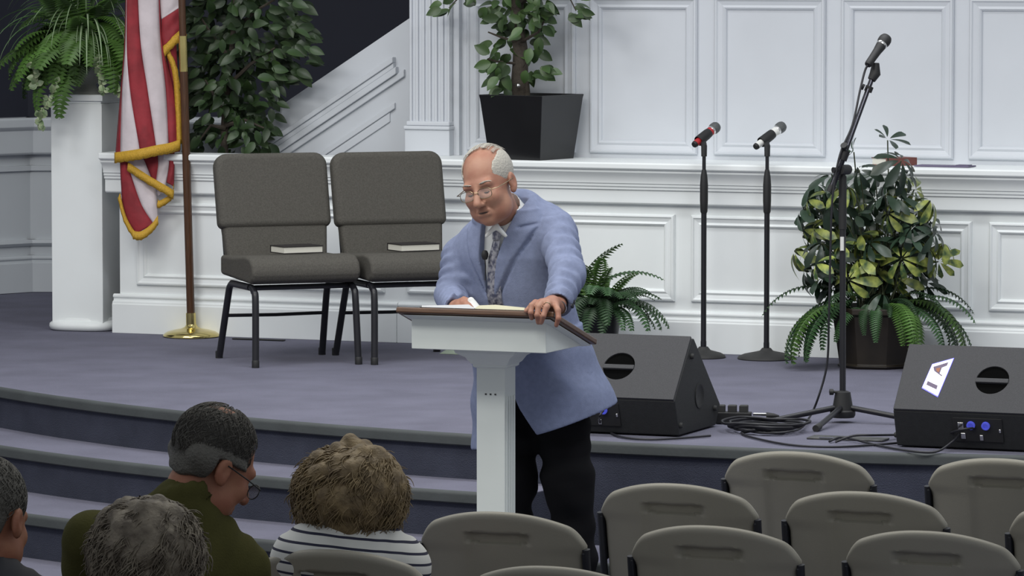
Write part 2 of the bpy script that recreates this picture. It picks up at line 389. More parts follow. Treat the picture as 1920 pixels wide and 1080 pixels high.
# ---- pedestal
pd = empty('pedestal', (-4.275, 5.2, P), rad(4)); tag(pd, 'tall white square pedestal with a rounded base under the fern', 'pedestal')
b = MB(); b.bx(-.134, .134, -.134, .134, .03, 1.105); b.build('shaft', M['white'], pd, bevel=.004)
def sq(r, k, n=32, z=0): 
    out = []
    for j in range(n):
        a = 2 * PI * j / n; c_, s_ = math.cos(a), math.sin(a)
        q = (abs(c_) ** k + abs(s_) ** k) ** (-1 / k); out.append((r * q * c_, r * q * s_, z))
    return out
b = MB(); b.loops([sq(r, 3.2, 40, z) for r, z in ((.155, 0), (.168, .006), (.174, .02), (.172, .034), (.16, .044), (.14, .048), (.137, .062))]); b.build('base_moulding', M['white'], pd, smooth=True, ang=60)
b = MB(); b.bx(-.129, .129, -.129, .129, 1.105, 1.12); b.bx(-.142, .142, -.142, .142, 1.118, 1.15); b.build('cap', M['white'], pd, bevel=.004)

# ---- flagpole on a brass base, with a hanging striped flag
fb = on_z(359, 631.5, P)
fp = empty('flagpole', tuple(fb)); tag(fp, 'brown wooden flagpole in a round polished brass base', 'flagpole')
b = MB(); b.lathe([(.130, 0), (.136, .004), (.136, .010), (.128, .018), (.115, .026), (.085, .034), (.05, .040), (.032, .048), (.025, .06)], 48); b.build('base', M['brass'], fp, smooth=True, ang=50)
def pole_pt(z): return Vector((-.0235 * (z) * 1.0 * RT[0], -.0235 * z * RT[1], z))
b = MB(); b.tube([pole_pt(.04), pole_pt(.07), pole_pt(.115)], [.024, .0245, .024], 20); b.build('collar', M['brass'], fp, smooth=True, ang=50)
b = MB(); b.tube([pole_pt(.10), pole_pt(1.3)], .0195, 16); b.tube([pole_pt(1.3), pole_pt(2.35)], .017, 16); b.build('pole', M['polewood'], fp, smooth=True, ang=50)
b = MB(); b.tube([pole_pt(1.27), pole_pt(1.44)], .0205, 16); b.build('joint_sleeve', M['brass'], fp, smooth=True, ang=50)
FD = float((fb - CAM) @ FW)
def build_flag():
    root = empty('flag', tuple(fb + np.array([0, 0, 1.0])))
    o0 = np.array(root.location)
    def fpt(px, py, dd): return at_d(px, py, FD - .075 + dd) - o0
    cl = MB()
    def strip(L, R_, dl, dr, m, bulge=.012, n=6, reps=10):
        # L, R_: polylines of (x,y) from top to bottom; dl, dr: depth at the two sides
        cl.cur = m
        L_ = [np.array(p) for p in smooth_path([(*p, 0) for p in L], reps)]; R2 = [np.array(p) for p in smooth_path([(*p, 0) for p in R_], reps)]
        loops = []
        for i, (a, c) in enumerate(zip(L_, R2)):
            row = []
            for k in range(n + 1):
                t = k / n; q = a * (1 - t) + c * t
                wv = .004 * math.sin(i * .55 + t * 5 + m * 2)
                row.append(fpt(q[0], q[1], dl * (1 - t) + dr * t - bulge * math.sin(PI * t) + wv * math.sin(PI * t)))
            loops.append(row)
        cl.loops(loops, False)
    ys = [-150, 60, 170, 270, 292]
    B = [  # stripe boundaries of the front fold
        [238, 234, 226, 217, 216],
        [239, 236, 229, 226, 229],
        [240, 237, 244, 261, 263],
        [254, 262, 277, 292, 295],
        [296, 300, 311, 316, 318],
        [299, 303, 326, 336, 337]]
    dep = [.05, .0, -.03, -.02, .005, .03]
    for i, m in enumerate((0, 1, 0, 1, 0)):
        yb = [0, 0, 0, 0, 0]
        l = [(B[i][k], ys[k] + (0 if k < 3 else (338 - B[i][k]) * .17 - 8)) for k in range(5)]; r = [(B[i + 1][k], ys[k] + (0 if k < 3 else (338 - B[i + 1][k]) * .17 - 8)) for k in range(5)]
        strip(l, r, dep[i], dep[i + 1], m)
    # upper right fold, nearest the pole
    strip([(297, -150), (300, -5), (303, 36)], [(346, -150), (346, -20), (346, 8)], .015, .04, 1)
    strip([(303, 36), (303, 62), (306, 86)], [(346, 8), (346, 34), (346, 56)], .015, .04, 0)
    strip([(306, 86), (318, 140), (330, 268)], [(330, 78), (334, 150), (339, 262)], .05, .06, 0)
    # lower folds behind
    strip([(225, 300), (227, 345), (232, 400), (252, 440)], [(238, 300), (248, 335), (266, 385), (288, 420)], .045, .03, 0)
    strip([(238, 300), (248, 335), (266, 385), (288, 420)], [(265, 290), (282, 330), (294, 370), (296, 410)], .03, .045, 1)
    strip([(258, 285), (270, 300), (282, 330)], [(296, 285), (300, 300), (294, 345)], .06, .06, 0)
    strip([(296, 285), (296, 310), (292, 350), (296, 368)], [(320, 280), (318, 310), (312, 342), (312, 356)], .055, .055, 1)
    strip([(318, 280), (317, 310), (312, 342)], [(327, 275), (327, 310), (326, 350)], .05, .055, 0)
    cl.build('cloth', [M['flagred'], M['flagwhite']], root, smooth=True, ang=180, solid=.002)
    fr = MB()
    def fringe(line, wpx, dirn, d):
        pts = smooth_path([(*p, 0) for p in line], 6); loops = []; ds = list(d)
        for i, q in enumerate(pts):
            jit = .8 * math.sin(i * 2.3)
            a = (q[0], q[1]); c = (q[0] + dirn[0] * (wpx + jit), q[1] + dirn[1] * (wpx + jit))
            dd = float(np.interp(i / (len(pts) - 1), np.linspace(0, 1, len(ds)), ds))
            loops.append([fpt(a[0], a[1], dd), fpt((a[0] + c[0]) / 2, (a[1] + c[1]) / 2, dd - .006), fpt(c[0], c[1], dd)])
        fr.loops(loops, False)
    fringe([(215, 286), (238, 283), (263, 279), (295, 272), (318, 268), (338, 261)], 20, (0, 1), (.03, -.022, -.055, -.045, -.02, .012))
    fringe([(345, 50), (318, 74), (304, 90), (306, 100)], 16, (.35, 1), (.01, .02))
    fringe([(306, 92), (322, 130), (328, 190), (330, 268)], 11, (1, .1), (.03, .02))
    fringe([(240, 304), (280, 330), (318, 352), (326, 358)], 16, (-.1, 1), (.0, .0, .02))
    fringe([(326, 345), (322, 362), (300, 376), (296, 372)], 14, (-.1, 1), (.03, .04))
    fringe([(225, 362), (236, 405), (254, 436), (262, 434)], 11, (-.35, .9), (.03, .02))
    fringe([(248, 432), (264, 434), (284, 420), (296, 404)], 16, (.05, 1), (.015, .03))
    fr.build('fringe', M['fringe'], root, smooth=True, ang=180, solid=.004)
    tag(root, 'red and white striped flag with gold fringe hanging from the flagpole', 'flag')
build_flag()

# ---- lectern
lc = empty('lectern'); tag(lc, 'white lectern on a fluted square post with a sloping brown wooden top', 'lectern')
zb = 1.0; TL = rad(17); DX = .005
yF = -.175; DW = .253
b = MB(); b.prism([(yF, zb), (yF + .335, zb), (yF + .35, zb + .012), (yF, zb + .112)], -DW, DW, lambda y, z, d: (d + DX, y, z)); b.build('desk_box', M['lectern'], lc, bevel=.003)
b = MB(); 
prof2 = [(yF - .004, zb + .105), (yF - .03, zb + .122), (yF + .375, zb - .002), (yF + .35, zb + .006)]
b.loops([[(DX - DW - .004, yF - .004, zb + .106), (DX + DW + .004, yF - .004, zb + .106), (DX + DW + .004, yF + .355, zb - .004), (DX - DW - .004, yF + .355, zb - .004)],
         [(DX - DW - .026, yF - .026, zb + .122), (DX + DW + .026, yF - .026, zb + .122), (DX + DW + .026, yF + .38, zb - .002), (DX - DW - .026, yF + .38, zb - .002)]])
b.build('desk_moulding', M['lectern'], lc, bevel=.004)
b = MB(); b.box((DX, yF + .172, zb + .075), (.592, .44, .021), (-TL, 0, 0)); b.build('desk_top', M['wood'], lc, bevel=.006, seg=3)
b = MB(); b.loops([[(sx * r - .0, sy * r * .95, z) for sx, sy in ((-1, -1), (1, -1), (1, 1), (-1, 1))] for r, z in ((.057, .93), (.064, .935), (.064, .942), (.072, .948), (.085, .968), (.112, .984), (.118, zb + .002))]); b.build('capital', M['lectern'], lc, bevel=.002)
b = MB(); b.bx(-.054, .054, -.05, .05, .06, .935); b.build('post', M['lectern'], lc, bevel=.003)
for y in (-.034, -.012, .010, .032): b = MB(); b.bx(.0535, .0575, y - .006, y + .006, .1, .83); b.build('post_fluting', M['lectern'], lc, bevel=.002)
for x in (-.018, .0, .018): b = MB(); b.box((x, -.0508, .838), (.006, .003, .005)); b.build('post_mark', M['rubber'], lc)
b = MB(); b.loops([[(sx * r, sy * r, z) for sx, sy in ((-1, -1), (1, -1), (1, 1), (-1, 1))] for r, z in ((.2, 0), (.2, .035), (.16, .05), (.085, .06), (.075, .1), (.06, .12))]); b.build('base', M['lectern'], lc, bevel=.004)
# open book lying on the slope
def on_slope(x, s, h):
    x = x + .055   # s metres down the slope from its upper edge
    c_, s_ = math.cos(TL), math.sin(TL)
    y0, z0 = yF + .172 - .22 * c_, zb + .075 + .22 * s_
    return (x, y0 + s * c_ + (h + .0105) * s_, z0 - s * s_ + (h + .0105) * c_)
ob = empty('open_book', on_slope(0, .0, 0)); tag(ob, 'open book with white and cream pages lying on the lectern top', 'book')
def blk(pts, x0, x1, nm, mt):
    b = MB(); o_ = Vector(ob.location)
    b.loops([[Vector(on_slope(x, s, h)) - o_ for s, h in ((.012, .0), (.24, .0), (.24, hh), (.012, hh))] for x, hh in pts]); return b.build(nm, mt, ob, bevel=.001, seg=1)
blk([(-.262, .004), (.135, .004)], 0, 0, 'cover', M['cover'])
o_ = Vector(ob.location)
for nm, mt, pts in (('white_pages', M['pagew'], [(-.256, .008), (-.15, .013), (-.08, .017), (-.058, .006)]), ('cream_pages', M['pagec'], [(-.055, .006), (-.04, .015), (.02, .019), (.13, .012)])):
    b = MB(); b.loops([[Vector(on_slope(x, s, h)) - o_ for s, h in ((.016, .0042), (.235, .0042), (.235, hh + .002), (.016, hh + .002))] for x, hh in pts]); b.build(nm, mt, ob)

# ---- microphones and stands
def mic(name, label, tail, head, band, ball='grillball'):
    """handheld microphone from its tail point to its head point"""
    a = Vector(tail); h = Vector(head); t = (h - a); L = t.length; t.normalize()
    root = empty(name, tuple(a)); q = Vector((0, 0, 1)).rotation_difference(t)
    root.rotation_mode = 'XYZ'; root.rotation_euler = q.to_euler()
    b = MB(); b.lathe([(.0005, 0), (.013, 0), (.0145, .003), (.0155, .012)], 20); b.build('end_cap', M['blackmat'], root, smooth=True, ang=40)
    b = MB(); b.lathe([(.0155, .012), (.016, .045)], 20); b.build('colour_band', band, root, smooth=True, ang=40)
    b = MB(); b.lathe([(.016, .045), (.0175, L - .085)], 20); b.build('handle', M['blackmat'], root, smooth=True, ang=40)
    b = MB(); b.lathe([(.0175, L - .085), (.021, L - .055)], 20); b.build('colour_band', band, root, smooth=True, ang=40)
    b = MB(); b.lathe([(.021, L - .055), (.0225, L - .05), (.0225, L - .046)], 20); b.build('collar', M['chrome'], root, smooth=True, ang=40)
    b = MB(); b.lathe([(.0215, L - .048), (.0255, L - .036), (.0262, L - .026), (.0255, L - .016), (.021, L - .006), (.012, L - .001), (.0005, L)], 24); b.build('mesh_head', M[ball], root, smooth=True, ang=60)
    tag(root, label, 'microphone'); return root
def straight_stand(px, pyb, top_py, tail_px, head_px, band, labs, labm, grp, base_r):
    q = on_z(px, pyb, P); d = float((q - CAM) @ FW)
    root = empty('microphone_stand', tuple(q))
    b = MB(); b.lathe([(base_r, 0), (base_r * 1.02, .004), (base_r * .98, .012), (base_r * .8, .022), (base_r * .35, .034), (.03, .038), (.02, .05)], 40); b.build('base', M['rubber'], root, smooth=True, ang=50)
    ztop = at_d(px, top_py, d)[2] - P
    b = MB(); b.tube([(0, 0, .03), (0, 0, ztop - .22)], .0125, 14); b.build('lower_tube', M['black'], root, smooth=True, ang=50)
    b = MB(); b.tube([(0, 0, ztop - .2), (0, 0, ztop + .01)], .0085, 12); b.build('upper_tube', M['black'], root, smooth=True, ang=50)
    b = MB(); b.lathe([(.0125, ztop - .26), (.0165, ztop - .25), (.0185, ztop - .2), (.0185, ztop - .13), (.0155, ztop - .09), (.010, ztop - .06)], 16); b.build('clutch', M['blackmat'], root, smooth=True, ang=50)
    b = MB(); b.tube([(0, 0, .04), (0, 0, .075)], .0135, 14); b.build('lock_ring', M['chrome'] if base_r > .13 else M['black'], root, smooth=True, ang=50)
    tl = at_d(*tail_px, d - .05); hd = at_d(*head_px, d + .06); mid = tl * .62 + hd * .38
    ax = Vector(hd - tl).normalized()
    b = MB(); loc = Vector(mid - q)
    b.lathe([(.0235, -.035), (.0245, -.03), (.0235, .03), (.022, .045)], 16, loc, ax, False, False)
    b.tube([(0, 0, ztop), (0, 0, ztop + .045), loc - Vector((0, 0, .015))], [.013, .014, .013], 12); b.build('clip', M['blackmat'], root, smooth=True, ang=50)
    tag(root, labs, 'microphone stand', grp)
    mic('microphone', labm, tl, hd, band)
    return root
straight_stand(1319, 670.5, 292, (1301, 272), (1346, 235), M['red'], 'straight black microphone stand holding the microphone with red bands', 'handheld microphone with red bands in a stand clip', 'straight microphone stands', .10)
straight_stand(1437, 673, 292, (1416, 276), (1470, 234), M['whiteband'], 'straight black microphone stand holding the microphone with white bands', 'handheld microphone with white bands in a stand clip', 'straight microphone stands', .13)

# boom stand
q = on_z(1580, 792, P); BD = float((q - CAM) @ FW)
bs = empty('boom_microphone_stand', tuple(q)); tag(bs, 'black tripod boom microphone stand in front of the large planter', 'microphone stand')
L_ = lambda px, py, dd=0: Vector(at_d(px, py, BD + dd) - q)
b = MB(); b.tube([(0, 0, .04), L_(1580, 320)], .0125, 12); b.build('upright', M['black'], bs, smooth=True, ang=50)
b = MB(); b.tube([L_(1580, 330), L_(1580, 430)], .016, 12); b.build('clutch_sleeve', M['blackmat'], bs, smooth=True, ang=50)
b = MB(); b.tube([L_(1579, 444, -.016), L_(1579, 470, -.016)], .008, 8); b.build('tag_sticker', M['whiteband'], bs)
b = MB(); b.lathe([(.045, .02), (.05, .03), (.05, .045), (.042, .05), (.03, .12), (.018, .125)], 18); b.build('leg_hub', M['blackmat'], bs, smooth=True, ang=40)
b = MB(); b.tube([L_(1580, 735, -.02), L_(1562, 735, -.02)], .005, 8); b.lathe([(.003, 0), (.012, .003), (.012, .018), (.003, .02)], 10, L_(1564, 735, -.02), tuple(-RT)); b.build('hub_knob', M['blackmat'], bs, smooth=True)
for ang_, ln in ((200, .33), (250, .36), (-25, .36)):
    dx, dy = math.cos(rad(ang_)), math.sin(rad(ang_))
    v = RT * dx + DH * dy * 1.0
    b = MB(); b.tube([Vector((v[0] * .03, v[1] * .03, .06)), Vector((v[0] * ln, v[1] * ln, .014))], .011, 10); lg = b.build('leg', M['black'], bs, smooth=True, ang=50)
    b = MB(); b.tube([Vector((v[0] * (ln - .03), v[1] * (ln - .03), .016)), Vector((v[0] * (ln + .02), v[1] * (ln + .02), .013))], .0135, 10); b.build('rubber_foot', M['rubber'], lg, smooth=True, ang=50)
pb = [L_(1558, 356, -.03), L_(1583, 290, -.03), L_(1600, 240, -.01), L_(1640, 128, .06)]
b = MB(); b.tube([pb[0], pb[1]], .0125, 12); b.tube([pb[1], L_(1634, 150, .055)], .010, 12); b.build('boom_arm', mat('dark_chrome', (.05, .05, .06), .25, .9), bs, smooth=True, ang=50)
for p_, q_, r_ in ((L_(1556, 360, -.03), L_(1561, 348, -.03), .015), (L_(1627, 172, .05), L_(1631, 162, .05), .016), (L_(1579, 300, -.03), L_(1586, 282, -.03), .0185)):
    b = MB(); b.tube([p_, q_], r_, 12); b.build('boom_collar', M['blackmat'], bs, smooth=True, ang=50)
for p_, q_, r_, n_ in ((L_(1575, 318, -.035), L_(1590, 318, .02), .02, 'boom_joint'), (L_(1576, 318, -.03), L_(1562, 319, -.05), [.007, .012], 'joint_knob'), (L_(1584, 276, -.05), L_(1582, 272, -.06), .014, 'joint_knob'), (L_(1620, 164, .03), L_(1616, 162, .03), .012, 'joint_knob')):
    b = MB(); b.tube([p_, q_], r_, 12); b.build(n_, M['blackmat'], bs, smooth=True, ang=50)
b = MB(); b.tube([L_(1634, 150, .055), L_(1641, 138, .06), L_(1642, 118, .06)], [.016, .022, .014], 12); b.build('clip', M['blackmat'], bs, smooth=True, ang=50)
tl = at_d(1627, 122, BD + .02); hd = at_d(1664, 68, BD + .10)
mic('microphone', 'black handheld microphone with a round dark head on the boom arm', tl, hd, M['blackmat'], 'blackmat')
b = MB(); b.lathe([(.018, 0), (.019, .012)], 16, Vector(tl * .46 + hd * .54), tuple(hd - tl)); wb = b.build('white_ring', M['whiteband'], None, smooth=True)
mics = [o for o in bpy.data.objects if o.name.startswith('microphone') and o.type == 'EMPTY' and 'boom' in str(o.get('label', ''))]
bm_mic = [o for o in mics if o.get('category') == 'microphone'][0]
bpy.context.view_layer.update(); wb.parent = bm_mic; wb.matrix_parent_inverse = bm_mic.matrix_world.inverted()

# ---- cables
M['cable'] = mat('black_cable', (.015, .015, .02), .5, var=.2)
def cable(name, label, pts, r=.0045, parent=None):
    p = smooth_path(pts, 6); o0 = Vector(p[0])
    b = MB(); b.tube([Vector(x) - o0 for x in p], r, 7); o = b.build(name, M['cable'], parent, smooth=True, ang=80, loc=tuple(o0))
    if label: tag(o, label, 'cable')
    return o
fl = lambda px, py, h=.007: on_z(px, py, P + h)
cable('microphone_cable', 'thin black cable running down from the boom microphone to the floor', [tl, at_d(1621, 135, BD + .02), at_d(1612, 172, BD), at_d(1598, 235, BD - .03), at_d(1575, 290, BD - .05), at_d(1562, 360, BD - .05), at_d(1558, 430, BD - .04), at_d(1556, 520, BD - .03), at_d(1554, 600, BD - .02), at_d(1551, 680, BD), at_d(1536, 740, BD), at_d(1518, 782, BD - .02), fl(1495, 806, .02), fl(1440, 812, .012), fl(1400, 808, .012)])
cable('speaker_cable', 'black cable curving along the platform edge below the middle monitor speaker', [at_d(1131, 770, 17.66), at_d(1124, 782, 17.62), fl(1130, 800, .012), fl(1160, 818), fl(1210, 824), fl(1270, 822), fl(1332, 817)])
cable('speaker_cable', 'black cable from the blue socket of the right monitor speaker along the floor', [at_d(1848, 801, 17.36), at_d(1800, 806, 17.30), fl(1740, 824, .02), fl(1640, 834), fl(1560, 838), fl(1480, 834), fl(1410, 820), fl(1390, 812)])
cable('speaker_cable', 'black cable looping below the front of the right monitor speaker', [at_d(1800, 812, 17.36), at_d(1786, 828, 17.30), fl(1755, 847), fl(1710, 846), fl(1660, 838), fl(1625, 830), fl(1580, 820, .016), fl(1555, 828)])
cable('speaker_cable', 'short black cable arching from the right monitor speaker over the floor plate', [fl(1700, 815), fl(1640, 816, .03), fl(1600, 817, .03), fl(1566, 829)])
random.seed(4)
cc = fl(1435, 806)
pts = []
for i in range(5):
    for k in range(14):
        a = 2 * PI * k / 14 + i * .07
        pts.append((cc[0] + (.09 + .02 * i) * math.cos(a) + random.uniform(-.012, .012), cc[1] + (.12 + .03 * random.random()) * math.sin(a) + random.uniform(-.02, .02), P + .008 + .008 * i + .004 * math.sin(3 * a)))
cable('cable_coil', 'coil of black cable on the floor beside the middle monitor speaker', pts, .0055)
# power strip with plugs beside the middle monitor
q = fl(1385, 795, 0); ps = empty('power_strip', tuple(q), rad(14)); tag(ps, 'black power strip with plugs on the floor behind the coiled cable', 'power strip')
b = MB(); b.box((-.02, 0, .025), (.14, .055, .045)); b.build('body', M['blackmat'], ps, bevel=.004)
for x in (-.07, -.025, .02): b = MB(); b.box((x, .0, .06), (.034, .04, .03)); b.build('plug', M['rubber'], ps, bevel=.004)
b = MB(); b.box((.085, -.01, .04), (.055, .02, .012)); b.build('silver_plug', M['chrome'], ps, bevel=.003)
b = MB(); b.lathe([(.014, 0), (.01, .03), (.003, .05)], 10, (.11, -.01, .035), (1, 0, 0)); b.build('plug_boot', M['blackmat'], ps, smooth=True)
q = fl(1590, 824, 0); b = MB(); b.box((0, 0, .004), (.30, .10, .008)); fpt_ = b.build('floor_box', mat('grey_metal_plate', (.12, .12, .12), .45, .5, var=.5, vs_=14), None, bevel=.003, loc=tuple(q), rot=(0, 0, rad(2))); tag(fpt_, 'flat grey metal floor box under the cables by the tripod', 'floor box')
b = MB(); b.box((-.07, -.046, .010), (.06, .012, .004)); b.build('lid_edge', M['chrome'], fpt_)
q = fl(485, 638, 0); b = MB(); b.box((0, 0, .004), (.27, .03, .006)); o = b.build('dark_floor_strip', M['blackmat'], None, bevel=.003, loc=tuple(q), rot=(0, 0, 0)); tag(o, 'flat dark strip on the platform behind the chair by the flagpole', 'cable cover')  # thin dark strip lying flat on the platform

# ---- wedge monitor speakers
def monitor(label, x0, x1, y0, logo, conn):
    root = empty('monitor_speaker', ((x0 + x1) / 2, y0, P)); W2 = (x1 - x0) / 2
    F1, T, RU, RB = (-.05, .142), (.15, .372), (.475, .085), (.425, 0)
    b = MB(); b.prism([(0, .006), F1, (T[0] - .002, T[1] - .006), (T[0] + .02, T[1] - .006), RU, (RB[0], .006)], -W2, W2, lambda y, z, d: (d, y, z)); b.build('cabinet', M['spkbody'], root, bevel=.006)
    u = Vector((0, T[0] - F1[0], T[1] - F1[1])); FL = u.length; u.normalize(); nrm = Vector((0, -u.z, u.y))
    g = lambda x, s, h: Vector((x, F1[0], F1[1])) + u * s + nrm * h
    vx, vs_, vr = .045, FL * .49, .063
    # grille plate with a round hand hole
    n = 40; hole = [(vx + vr * math.cos(2 * PI * k / n), vs_ + vr * math.sin(2 * PI * k / n)) for k in range(n)]
    rect = []
    for k in range(n):
        a = 2 * PI * k / n; c_, s_ = math.cos(a), math.sin(a)
        tx_ = ((W2 - .003 - vx) if c_ > 0 else (-W2 + .003 - vx)) / c_ if abs(c_) > 1e-6 else 1e9
        ty_ = ((FL - .002 - vs_) if s_ > 0 else (.002 - vs_)) / s_ if abs(s_) > 1e-6 else 1e9
        t = min(tx_, ty_); rect.append([vx + c_ * t, vs_ + s_ * t])
    for cxn, cyn in ((W2 - .003, FL - .002), (-W2 + .003, FL - .002), (-W2 + .003, .002), (W2 - .003, .002)):
        i = min(range(n), key=lambda k: (rect[k][0] - cxn) ** 2 + (rect[k][1] - cyn) ** 2); rect[i] = [cxn, cyn]
    b = MB(); b.loops([[g(x, s, .001) for x, s in rect], [g(x, s, .010) for x, s in rect], [g(x, s, .010) for x, s in hole], [g(x, s, .001) for x, s in hole]], True, False, False)
    b.build('grille', M['spk'], root, bevel=.0015, seg=1)
    b = MB(); b.loops([[g(x, s, .0035) for x, s in hole], [g(vx + (x - vx) * .98, vs_ + (s - vs_) * .98, .0022) for x, s in hole]], True, True, True); b.build('hand_hole_shade', mat('painted_hole_shade', (.002, .002, .002), .95, spec=.05), root)  # near-black disc stands in for the shade inside the hole
    b = MB(); b.box(g(vx, vs_ - .004, .008), (vr * 2.02, .02, .014), Matrix(((1, 0, 0), (0, u.y, nrm.y), (0, u.z, nrm.z)))); b.build('handle_bar', M['spk'], root, bevel=.003)
    for yy, zz in ((.01, .045), (.135, .30), (.40, .075)):
        for sx in (-1, 1):
            b = MB(); b.lathe([(.011, 0), (.011, .008), (.008, .012), (.003, .012)], 14, (sx * W2, yy, zz), (sx, 0, 0)); b.build('rubber_foot', M['rubber'], root, smooth=True, ang=40)
    b = MB(); b.lathe([(.05, 0), (.05, .003), (.04, .003), (.035, .0008)], 24, (W2, .23, .14), (1, 0, 0)); b.build('pole_socket', M['blackmat'], root, smooth=True, ang=30)
    # connector plate on the lower front
    un = Vector((0, -.05, .142)).normalized(); nn = Vector((0, -un.z, un.y))
    c = lambda x, s, h: Vector((x, 0, 0)) + un * s + nn * h
    rm = Matrix(((1, 0, 0), (0, un.y, nn.y), (0, un.z, nn.z)))
    b = MB(); b.box(c(conn, .085, .001), (.19, .095, .004), rm); b.build('connector_plate', M['blackmat'], root, bevel=.001, seg=1)
    for dx in (-.025, .032):
        b = MB(); b.lathe([(.016, 0), (.016, .008), (.011, .009), (.011, .002)], 18, c(conn + dx, .105, .003), nn); b.build('blue_socket', M['blue'], root, smooth=True, ang=40)
    b = MB(); b.box(c(conn - .065, .10, .004), (.022, .03, .006), rm); b.build('silver_socket', M['chrome'], root, bevel=.002)
    for cx_, cs_, sz_ in ((-.058, .06, (.018, .024, .006)), (.012, .055, (.014, .022, .006)), (.085, .085, (.008, .014, .006))):
        b = MB(); b.box(c(conn + cx_, cs_, .004), sz_, rm); b.build('silver_socket', M['chrome'], root, bevel=.002)
    if logo:
        def lp(pts, h0, h1, nm, mt):
            b = MB(); b.loops([[g(x, s, h0) for x, s in pts], [g(x, s, h1) for x, s in pts]]); return b.build(nm, mt, root)
        lx, ls = -.170, FL * .50
        def pl(px, py): return (lx + (px - 364) * .00036, ls + (354 - py) * .00049)
        qd = [(285, 240), (490, 180), (420, 528), (238, 455)]
        cen = np.mean(qd, axis=0); big = [tuple(cen + (np.array(p) - cen) * 1.07) for p in qd]
        lp([pl(*p) for p in big], .0102, .0118, 'lit_logo_rim', M['ledblue'])
        lp([pl(*p) for p in qd], .0118, .0135, 'lit_logo', M['led'])
        lp([pl(*p) for p in [(300, 262), (452, 212), (446, 246), (396, 268), (388, 322), (418, 338), (416, 350), (320, 300)]], .0135, .0142, 'logo_letter', M['logodark'])
        lp([pl(*p) for p in [(335, 276), (382, 268), (376, 312), (350, 304)]], .0142, .0146, 'logo_letter_fill', M['logoorange'])
        lp([pl(*p) for p in [(278, 396), (398, 436), (394, 474), (272, 432)]], .0135, .0142, 'logo_letter', M['logodark'])
    tag(root, label, 'speaker', 'wedge monitor speakers'); return root
monitor('black wedge monitor speaker behind the man in the blue jacket', -.50, .112, 1.575, False, -.02)
monitor('black wedge monitor speaker with a lit logo beside the tripod stand', .985, 1.61, 1.56, True, .012)
# book and thin folder on the ledge
q = on_z(1640, 317, LZ)
book('hymn_book', 'brown-red book lying on the ledge behind the large planter', (q[0] - .02, 5.17, LZ + .001), rad(-128), .17, .12, .036, M['redcover'])
b = MB(); b.box((0, 0, .004), (.26, .10, .006)); b.box((.09, 0, .009), (.06, .05, .004)); o = b.build('thin_folder', mat('purple_grey_folder', (.12, .10, .17), .6), None, loc=(on_z(1740, 318, LZ)[0], 5.12, LZ + .001), rot=(0, 0, rad(-4))); tag(o, 'thin purple grey folder lying on the ledge beside the brown book', 'folder')

b = MB(); b.loops([[(-.05, -.03, 0), (.05, -.035, 0), (.06, .03, 0), (-.045, .035, 0)], [(-.05, -.03, .002), (.05, -.035, .004), (.06, .03, .018), (-.045, .035, .014)]]); o = b.build('paper_scrap', mat('pale_green_paper', (.35, .42, .33), .8), None, loc=tuple(on_z(848, 663, P + .001))); tag(o, 'small pale green paper on the platform behind the lectern', 'paper')
